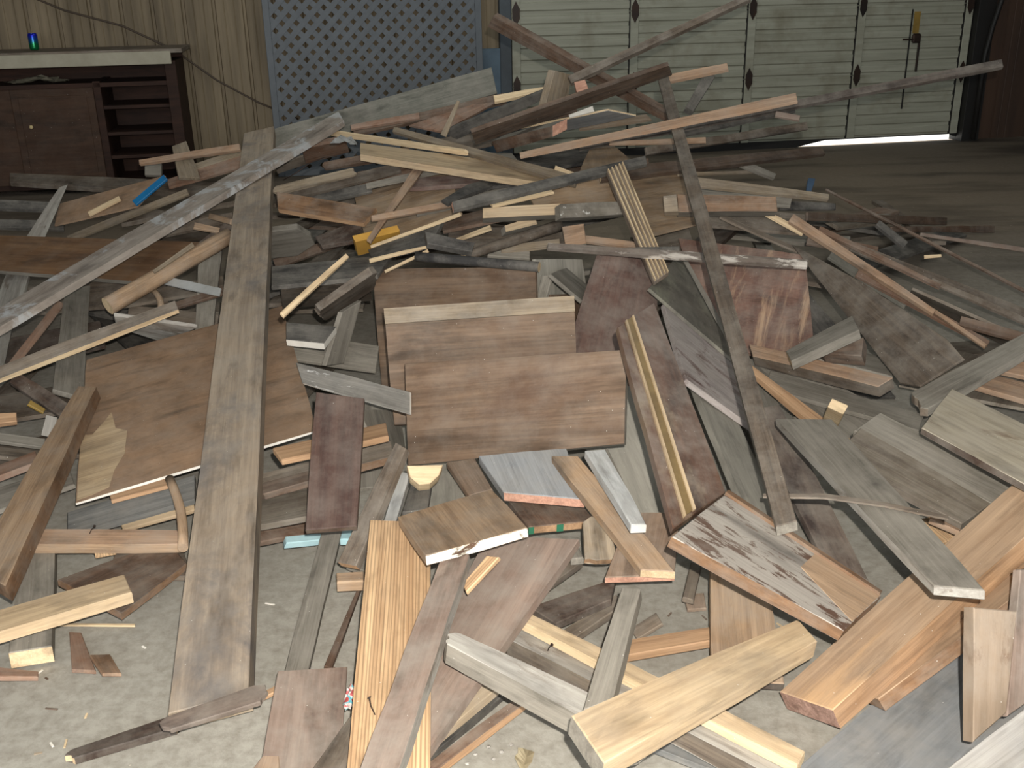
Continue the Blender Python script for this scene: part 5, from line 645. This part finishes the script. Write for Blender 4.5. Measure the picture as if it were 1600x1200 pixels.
('fill','board','dark greyish brown board deep under the pale scuffed plywood scrap behind slab and yellow block',(-0.6649,4.9342,0.4662),(-0.9676,0.2409,-0.0754),(-0.2058,-0.9259,-0.3168),((-0.5297,-0.0752),(0.5297,-0.0752),(0.5297,0.0752),(-0.5297,0.0752)),0.02,'gbr2','','',''),
('fill','board','brown board under the grey vertical board between round tan pole and long plank',(-1.1228,4.453,0.0457),(-0.9994,0.0324,-0.0142),(-0.0288,-0.9786,-0.2037),((-0.4645,-0.0415),(0.4645,-0.0415),(0.4645,0.0415),(-0.4645,0.0415)),0.02,'gbr3','','',''),
('fill','board','dark grey board deep under the yellow painted block left of the pile centre',(-0.5754,5.2739,0.1352),(-0.9983,0.0568,0.0128),(-0.0581,-0.9818,-0.1809),((-0.5892,-0.0627),(0.5892,-0.0627),(0.5892,0.0627),(-0.5892,0.0627)),0.02,'dgr','','',''),
('fill','board','grey board deep under the long grey tan stick crossing over the clean tan beam',(-0.2837,5.5258,0.5355),(0.9168,0.3904,-0.0836),(-0.3482,0.8842,0.3114),((-0.3494,-0.0481),(0.3494,-0.0481),(0.3494,0.0481),(-0.3494,0.0481)),0.02,'gry','','',''),
('fill','board','grey board under the narrow sawn strip with pale orange edge lying above the plywood sheet',(-1.5876,4.0924,0.0481),(-0.5595,0.8285,-0.0244),(-0.8284,-0.5581,0.0465),((-0.624,-0.0696),(0.624,-0.0696),(0.624,0.0696),(-0.624,0.0696)),0.02,'dgr','','',''),
('fill','board','brown board under the peeling white and purple board under drawer side and molding pole',(0.9032,4.3742,0.1314),(0.6837,0.729,0.0341),(-0.704,0.6465,0.2939),((-0.5459,-0.0262),(0.5459,-0.0262),(0.5459,0.0262),(-0.5459,0.0262)),0.02,'gbr2','','',''),
('fill','board','brown board under the grey metal looking strip with flaked white edge left of shelves',(-0.7399,3.4243,0.0582),(0.0645,0.9916,-0.1118),(-0.9947,0.0549,-0.0867),((-0.3867,-0.0394),(0.3867,-0.0394),(0.3867,0.0394),(-0.3867,0.0394)),0.02,'gbr','','',''),
('fill','board','brown board under the dark red level board on floor behind the brown level board',(1.7431,4.9804,0.2724),(0.7813,0.6188,-0.0816),(-0.573,0.763,0.2992),((-0.2634,-0.0362),(0.2634,-0.0362),(0.2634,0.0362),(-0.2634,0.0362)),0.02,'gbr3','','',''),
('fill','board','dark brown board deep under the dark board running below dark brown board at right',(1.0439,4.8367,0.2901),(0.5239,0.8434,0.1187),(-0.84,0.5347,-0.0919),((-0.2953,-0.0728),(0.2953,-0.0728),(0.2953,0.0728),(-0.2953,0.0728)),0.02,'dbr','','',''),
('fill','board','brown board under the grey worn stick with splintered end under the pale stained board',(1.7166,3.7418,0.0332),(0.9411,0.3301,-0.0731),(-0.3322,0.943,-0.0185),((-0.2957,-0.0753),(0.2957,-0.0753),(0.2957,0.0753),(-0.2957,0.0753)),0.02,'gbr3','','',''),
('fill','board','dark grey board deep under the dark paint spotted block butting against the grey topped beam',(0.3084,4.6673,0.3631),(0.6863,0.727,-0.0219),(-0.7269,0.6847,-0.0529),((-0.3766,-0.0555),(0.3766,-0.0555),(0.3766,0.0555),(-0.3766,0.0555)),0.02,'dgr','','',''),
('fill','board','brown board under the grey split board stub against right side of the long plank',(-1.021,4.7549,0.3339),(0.1889,0.9813,-0.0372),(-0.9667,0.1925,0.1686),((-0.3123,-0.0276),(0.3123,-0.0276),(0.3123,0.0276),(-0.3123,0.0276)),0.02,'gbr2','','',''),
('fill','board','dark grey board deep under the round tan pole with broken end over wide brown plank',(-1.998,4.4223,0.0942),(-0.9012,0.4326,0.0273),(-0.4192,-0.8538,-0.3087),((-0.4085,-0.0354),(0.4085,-0.0354),(0.4085,0.0354),(-0.4085,0.0354)),0.02,'dgr','','',''),
('fill','board','brown board under the large thin grey sheet sloping down at right of knotted panel',(1.2259,4.3517,0.1791),(-0.8259,0.5616,0.0495),(-0.5591,-0.8272,0.0555),((-0.4458,-0.0791),(0.4458,-0.0791),(0.4458,0.0791),(-0.4458,0.0791)),0.02,'gbr','','',''),
('fill','board','grey board deep under the wide purple brown board leaning behind the varnished drawer side',(-0.0651,4.5479,0.1138),(-0.9423,0.2801,-0.1834),(-0.2918,-0.9556,0.0399),((-0.4877,-0.0318),(0.4877,-0.0318),(0.4877,0.0318),(-0.4877,0.0318)),0.02,'gry','','',''),
('fill','board','grey board deep under the thin curved grey strip arching above the knotted panel',(1.315,4.8556,0.232),(-0.9305,0.3652,0.0287),(-0.3655,-0.9202,-0.1405),((-0.3132,-0.0654),(0.3132,-0.0654),(0.3132,0.0654),(-0.3132,0.0654)),0.02,'gry','','',''),
('fill','board','grey board under the dark board in the gap left of the middle shelf board',(-1.0676,4.3367,0.2177),(-0.4489,0.8927,-0.0406),(-0.8564,-0.4427,-0.2657),((-0.2854,-0.0646),(0.2854,-0.0646),(0.2854,0.0646),(-0.2854,0.0646)),0.02,'dgr','','',''),
('fill','board','dark brown board deep under the reddish brown board under the round dark rod',(-0.2747,4.9296,0.3715),(-0.8727,0.4879,-0.0191),(-0.4874,-0.8681,0.0943),((-0.4932,-0.0254),(0.4932,-0.0254),(0.4932,0.0254),(-0.4932,0.0254)),0.02,'dbr','','',''),
('fill','board','brown board under the dark brown knotted stick under the narrow sawn strip at left',(-1.8806,3.7263,0.0228),(-0.0784,0.9969,0.01),(-0.9692,-0.0738,-0.2349),((-0.5211,-0.0408),(0.5211,-0.0408),(0.5211,0.0408),(-0.5211,0.0408)),0.02,'gbr2','','',''),
('fill','board','grey board deep under the wide dark grey board running level left of backmost shelf',(-0.7085,4.7121,0.2087),(0.9435,0.3006,0.1392),(-0.3012,0.9534,-0.0175),((-0.649,-0.0763),(0.649,-0.0763),(0.649,0.0763),(-0.649,0.0763)),0.02,'gry','','',''),
('fill','board','dark greyish brown board deep under the tan stick below the small blue stick',(-1.8698,5.4825,0.244),(-0.9193,0.3786,0.1073),(-0.3921,-0.8578,-0.3323),((-0.5764,-0.0663),(0.5764,-0.0663),(0.5764,0.0663),(-0.5764,0.0663)),0.02,'gbr2','','',''),
('fill','board','brown board deep under the orange brown molding right of long plank above the yellow block',(-0.4458,5.2855,0.2133),(0.998,0.0179,-0.0609),(-0.0163,0.9995,0.0269),((-0.6195,-0.074),(0.6195,-0.074),(0.6195,0.074),(-0.6195,0.074)),0.02,'brn2','','',''),
('fill','board','dark grey board deep under the dark brown board behind the yellow painted block',(-1.1359,5.4687,0.0936),(0.1795,0.9779,0.1069),(-0.9349,0.1357,0.328),((-0.3275,-0.0483),(0.3275,-0.0483),(0.3275,0.0483),(-0.3275,0.0483)),0.02,'dgr','','',''),
('fill','board','brown board deep under the dark board below blue grey sheet near pile top',(0.4276,5.0399,0.5424),(-0.9984,0.0265,-0.0499),(-0.0098,-0.951,-0.3089),((-0.2643,-0.0638),(0.2643,-0.0638),(0.2643,0.0638),(-0.2643,0.0638)),0.02,'brn2','','',''),
('fill','board','brown board deep under the very thin long stick on bare floor at far right',(1.7329,5.3346,0.1737),(0.8285,0.557,0.0572),(-0.5573,0.8302,-0.0117),((-0.4275,-0.0693),(0.4275,-0.0693),(0.4275,0.0693),(-0.4275,0.0693)),0.02,'brn2','','',''),
]
GROUPS = {'board': 'loose boards in the lumber pile', 'plank': 'wide planks in the lumber pile', 'stick': 'loose sticks in the lumber pile', 'strip': 'thin strips in the lumber pile',
          'beam': 'heavy beams in the lumber pile', 'block': 'short blocks in the lumber pile', 'splinter': 'splinters around the lumber pile', 'dowel': 'round dowels in the lumber pile',
          'shelf_board': 'three upright shelf boards', 'plywood_scrap': 'plywood scraps in the lumber pile', 'pole': 'long poles in the lumber pile', 'sheet': 'thin sheets in the lumber pile',
          'molding': 'moldings in the lumber pile', 'chip': 'wood chips by the pile', 'bark_chip': 'bark chips on the floor'}
CATS = {'shelf_board': 'board', 'plywood_sheet': 'plywood', 'plywood_scrap': 'plywood', 'bark_chip': 'chip', 'fluted_board': 'board', 'trim_board': 'board', 'drawer_side': 'board'}
def board_mesh(poly, t, ends, key, broken, name):
    r = random.Random(key); bm = bmesh.new(); P = []; n = len(poly)
    # which edges are ends: the ones running mostly across the board
    for i in range(n):
        a, b = Vector(poly[i]), Vector(poly[(i+1) % n]); d = b-a; L = d.length
        across = abs(d.y) > abs(d.x)*1.1
        k = max(1, min(14, int(L/.11)))
        if across and broken: k = max(5, int(L/.012)); k = min(k, 12)
        nrm = Vector((-d.y, d.x)).normalized() if L > 0 else Vector((0, 0))
        for q in range(k):
            p = a+d*(q/k); j = 0
            if q > 0: j = r.uniform(-.0014, .0014)
            if across and broken and q > 0: j = r.uniform(-.02, .004)*(1 if n == 4 else .5)
            P.append((p+nrm*(-j if across and broken else j), across))
    # outline orientation
    area = sum(P[i][0].x*P[(i+1) % len(P)][0].y-P[(i+1) % len(P)][0].x*P[i][0].y for i in range(len(P)))
    if area < 0: P = P[::-1]; P = [(P[i][0], P[(i+1) % len(P)][1]) for i in range(len(P))]
    lo = [bm.verts.new((p.x, p.y, 0)) for p, _ in P]; hi = [bm.verts.new((p.x, p.y, t)) for p, _ in P]
    bm.faces.new(hi); bm.faces.new(lo[::-1]); m_ = len(P)
    for i in range(m_):
        f = bm.faces.new((lo[i], lo[(i+1) % m_], hi[(i+1) % m_], hi[i])); f.material_index = 1 if P[i][1] else 2
    bv = min(.0022, t*.16)
    es = [e for e in bm.edges if len(e.link_faces) == 2 and (abs(e.verts[0].co.z-e.verts[1].co.z) < 1e-6)]
    bmesh.ops.bevel(bm, geom=es, offset=bv, segments=1, affect='EDGES', clamp_overlap=True)
    bmesh.ops.triangulate(bm, faces=[f for f in bm.faces if len(f.verts) > 4])
    return bm
DONE = {}
for bi, (key, name, label, o_, ax, ay, poly, t, face, end, side, fl) in enumerate(BOARDS):
    ax = Vector(ax).normalized(); ay = Vector(ay); ay = (ay-ax*ay.dot(ax)).normalized(); az = ax.cross(ay)
    if 'r' in fl:
        xs = [p[0] for p in poly]; ys = [p[1] for p in poly]; rad = (max(ys)-min(ys))/2; hw = []
        for xx in (min(xs), max(xs)):
            yy = [p[1] for p in poly if abs(p[0]-xx) < .3*(max(xs)-min(xs))]; hw.append(((min(yy)+max(yy))/2, (max(yy)-min(yy))/2))
        zc = t-max(h for _, h in hw); n_ = 7; pts = []; rr = []
        for k in range(n_):
            u = k/(n_-1); pts.append((min(xs)+(max(xs)-min(xs))*u, hw[0][0]*(1-u)+hw[1][0]*u+(.012*math.sin(math.pi*u) if key in ('f6b', 'l24') else 0), zc)); rr.append(hw[0][1]*(1-u)+hw[1][1]*u)
        bm = tube(pts, rr, 14); mats = [face, end or face]; sm = True
    else:
        bm = board_mesh(poly, t, None, bi, 'b' in fl, name); mats = [face, end or side or face, side or face]; sm = False
    ob = link(name, bm, mats)
    if 'r' in fl:
        for p in ob.data.polygons: p.use_smooth = p.material_index == 0
    mw = Matrix(((ax.x, ay.x, az.x, o_[0]), (ax.y, ay.y, az.y, o_[1]), (ax.z, ay.z, az.z, o_[2]), (0, 0, 0, 1)))
    ob.location = o_; ob.rotation_euler = mw.to_euler()
    tag(ob, label, CATS.get(name, name), 'mostly buried boards in the lumber pile' if key == 'fill' else GROUPS.get(name))
    DONE.setdefault(key, (ob, poly, t))
def lerp2(poly, u, v):   # u along, v across on the quad A0,B0,B1,A1
    A0, B0, B1, A1 = [Vector(p) for p in poly[:4]]
    return (A0*(1-u)+B0*u)*(1-v)+(A1*(1-u)+B1*u)*v
def strip_on(key, pname, u0, u1, v0, v1, h, mat, v2=None, v3=None):
    ob, poly, t = DONE[key]; v2 = v0 if v2 is None else v2; v3 = v1 if v3 is None else v3
    q = [lerp2(poly, u0, v0), lerp2(poly, u1, v2), lerp2(poly, u1, v3), lerp2(poly, u0, v1)]
    bm = bmesh.new(); lo = [bm.verts.new((p.x, p.y, t)) for p in q]; hi = [bm.verts.new((p.x, p.y, t+h)) for p in q]
    bm.faces.new(hi); bm.faces.new(lo[::-1])
    for i in range(4): bm.faces.new((lo[i], lo[(i+1) % 4], hi[(i+1) % 4], hi[i]))
    bmesh.ops.recalc_face_normals(bm, faces=bm.faces[:]); return link(pname, bm, mat, ob)
# drawer side: two rails with the yellowed groove between them (v runs from its left edge to its right edge)
strip_on('f35', 'rail', .0, .99, .19, .235, .006, 'ltan'); strip_on('f35', 'rail', .0, .99, .37, .415, .006, 'ltan')
strip_on('f35', 'runner_groove', .0, .985, .235, .37, .0015, 'runner')
# fluted board: four pale ridges
for v in (.08, .30, .52, .74, .93): strip_on('f90', 'ridge', 0, 1, v-.035, v+.035, .007, 'lpn')
strip_on('p2', 'edging', 0, 1, .0, .135, .008, 'gtan')
strip_on('f34', 'bare_corner', .60, .995, .02, .40, .0015, 'obt', .02, .78)
strip_on('f34', 'edge_bead', 0, .99, -.01, .05, .008, 'obr')
ob, poly, t = DONE['f4']; bm = bmesh.new()
tv = [(.0, .60), (.05, .62), (.10, .55), (.13, .50), (.15, .62), (.20, .66), (.19, .80), (.15, .88), (.13, .97), (.06, .985), (.005, .99)]
vs = [bm.verts.new((*lerp2(poly, u, v), t+.0006)) for u, v in tv]; f = bm.faces.new(vs); f.normal_update()
bmesh.ops.solidify(bm, geom=bm.faces[:], thickness=.0005); link('bare_patch', bm, 'ltan', ob)
# green paint marks on the end of the brown board under the pink ended one
ob, poly, t = DONE['f61']; A0, A1 = Vector(poly[0]), Vector(poly[3]); dd = A1-A0
for u0, u1 in ((0.0, .08), (.42, .52), (.84, 1.0)):
    p, q = A0+dd*u0, A0+dd*u1; nx = Vector((-.0015, 0)) if (A0.x+A1.x) < (poly[1][0]+poly[2][0]) else Vector((.0015, 0))
    bm = bmesh.new(); vs = [bm.verts.new((p.x, p.y, .001)), bm.verts.new((q.x, q.y, .001)), bm.verts.new((q.x, q.y, t-.002)), bm.verts.new((p.x, p.y, t-.002))]
    vs2 = [bm.verts.new(v.co+Vector((nx.x, 0, 0))) for v in vs]; bm.faces.new(vs); bm.faces.new(vs2[::-1])
    for i in range(4): bm.faces.new((vs[i], vs2[i], vs2[(i+1) % 4], vs[(i+1) % 4]))
    bmesh.ops.recalc_face_normals(bm, faces=bm.faces[:]); mk = link('paint_mark', bm, 'green', ob)
    mk['label'] = 'green paint mark on the sawn end'
# nails
def nail(key, u, v, h, lean, label):
    ob, poly, t = DONE[key]; p = lerp2(poly, u, v); base = ob.matrix_basis @ Vector((p.x, p.y, t))
    up_ = ((ob.matrix_basis.to_3x3() @ Vector((0, 0, 1)))+Vector(lean)).normalized()
    e = empty('nail', base); tag(e, label, 'nail', 'nails left in the boards')
    link('nail_shank', tube([(0, 0, 0), tuple(up_*h*.5), tuple(up_*h+Vector((.004, 0, 0)))], .0013, 6), ['iron', 'iron'], e)
    tip = up_*h+Vector((.004, 0, 0)); link('nail_head', tube([tuple(tip-up_*.0008), tuple(tip+up_*.0008)], .0035, 10), ['iron', 'iron'], e)
nail('f16', .80, .30, .035, (-.5, .5, 0), 'bent rusty nail sticking out of the grained orange plank')
nail('f21', .15, .55, .02, (.2, -.3, 0), 'small nail in the grey painted beam below the pine strip')
nail('f6', .52, .3, .025, (.5, .2, 0), 'rusty nail in the level reddish tan stick at left')

# ------------------------------------------------------------------ small litter on the floor
paint('leafc', (196, 184, 156), (170, 156, 126))
def leaf(loc, sz, seed, label):
    r = random.Random(seed); bm = bmesh.new(); L_, R_, M_ = [], [], []
    for k in range(9):
        u = k/8; w = math.sin(math.pi*u**.8)*.32*sz; c = .35*sz*math.sin(math.pi*u)*r.uniform(.7, 1.2)
        M_.append(bm.verts.new((u*sz-sz/2, 0, .004+.1*c))); L_.append(bm.verts.new((u*sz-sz/2, w*r.uniform(.75, 1.1), .004+c))); R_.append(bm.verts.new((u*sz-sz/2, -w*r.uniform(.75, 1.1), .004+c*.8)))
    for k in range(8): bm.faces.new((M_[k], M_[k+1], L_[k+1], L_[k])); bm.faces.new((R_[k], R_[k+1], M_[k+1], M_[k]))
    bmesh.ops.solidify(bm, geom=bm.faces[:], thickness=.0006)
    o = link('dry_leaf', bm, 'leafc', loc=loc, rot=(0, 0, 1.3)); tag(o, label, 'leaf')
leaf((.012, 1.575, .002), .06, 4, 'curled dry cream leaf on the floor at the bottom centre')
def chunk(loc, s, mat, seed, name, label, cat, group=None):
    r = random.Random(seed); bm = bmesh.new(); bmesh.ops.create_icosphere(bm, subdivisions=2, radius=s)
    for v in bm.verts: v.co = Vector((v.co.x*r.uniform(.7, 1.25), v.co.y*r.uniform(.7, 1.2), v.co.z*r.uniform(.45, .7)))
    zmin = min(v.co.z for v in bm.verts)
    for v in bm.verts: v.co.z -= zmin
    o = link(name, bm, mat, loc=loc, smooth=False); tag(o, label, cat, group); return o
rl = random.Random(11)
for k, (x, y) in enumerate(((-.085, 1.60), (-.06, 1.62), (-.035, 1.605), (-.015, 1.625), (-.10, 1.575), (-.05, 1.585))):
    chunk((x, y, 0), .003+.003*rl.random(), 'wwh', k, 'plaster_crumb', 'white plaster crumb on the floor at the bottom centre near the dry leaf', 'crumb', 'white plaster crumbs by the leaf')
for k in range(46):
    x = rl.uniform(-1.15, -.35) if k % 2 else rl.uniform(.35, 1.0); y = rl.uniform(1.6, 2.2) if k % 2 else rl.uniform(1.65, 2.3)
    bm = bmesh.new(); L_ = rl.uniform(.005, .014); box(bm, -L_, L_, -.002, .002, 0, .002)
    o = link('wood_chip', bm, rl.choice(['lpn', 'gtan', 'brn', 'wht']), loc=(x, y, 0), rot=(0, 0, rl.uniform(0, 3))); tag(o, 'tiny wood chip on the bare floor in front of the pile', 'chip', 'tiny wood chips on the floor')
# sweet wrapper beside the grained plank
m = N('wrapper_print'); v, _ = m.coords(30, 30, 30); g = m.noise(v, 1.5, 2, .5)
cr = m.n('ValToRGB'); m.l(g, cr.inputs[0]); e = cr.color_ramp; e.interpolation = 'CONSTANT'
e.elements[0].color = s2l((196, 90, 84)); e.elements[1].position = .6; e.elements[1].color = s2l((216, 120, 120))
x_ = e.elements.new(.45); x_.color = s2l((120, 196, 206)); x_ = e.elements.new(.52); x_.color = s2l((230, 220, 214)); m.l(cr.outputs[0], m.b.inputs['Base Color']); MATS['wrapper_print'] = m.m

o = crumple('sweet_wrapper', (-.333, 1.672, .085), .022, .055, .018, 'wrapper_print', 9, 'crumpled red and blue sweet wrapper beside the grained orange plank', 'wrapper', 6)
o.rotation_euler = (.5, .2, -.1)
o = crumple('plastic_scrap', (-.765, 4.86, .715), .12, .06, .05, 'wht2', 21, 'torn white plastic scrap at the pile top near the yellow splintered stick', 'plastic', 6)
bm = tube([(-1.06, 4.86, .56), (-1.0, 4.88, .59), (-.93, 4.88, .635), (-.86, 4.88, .66), (-.80, 4.87, .665)], .0025, 6)
o = link('wire', bm, ['iron', 'iron'], smooth=True); tag(o, 'thin dark wire arching over boards right of the long leaning plank', 'wire')
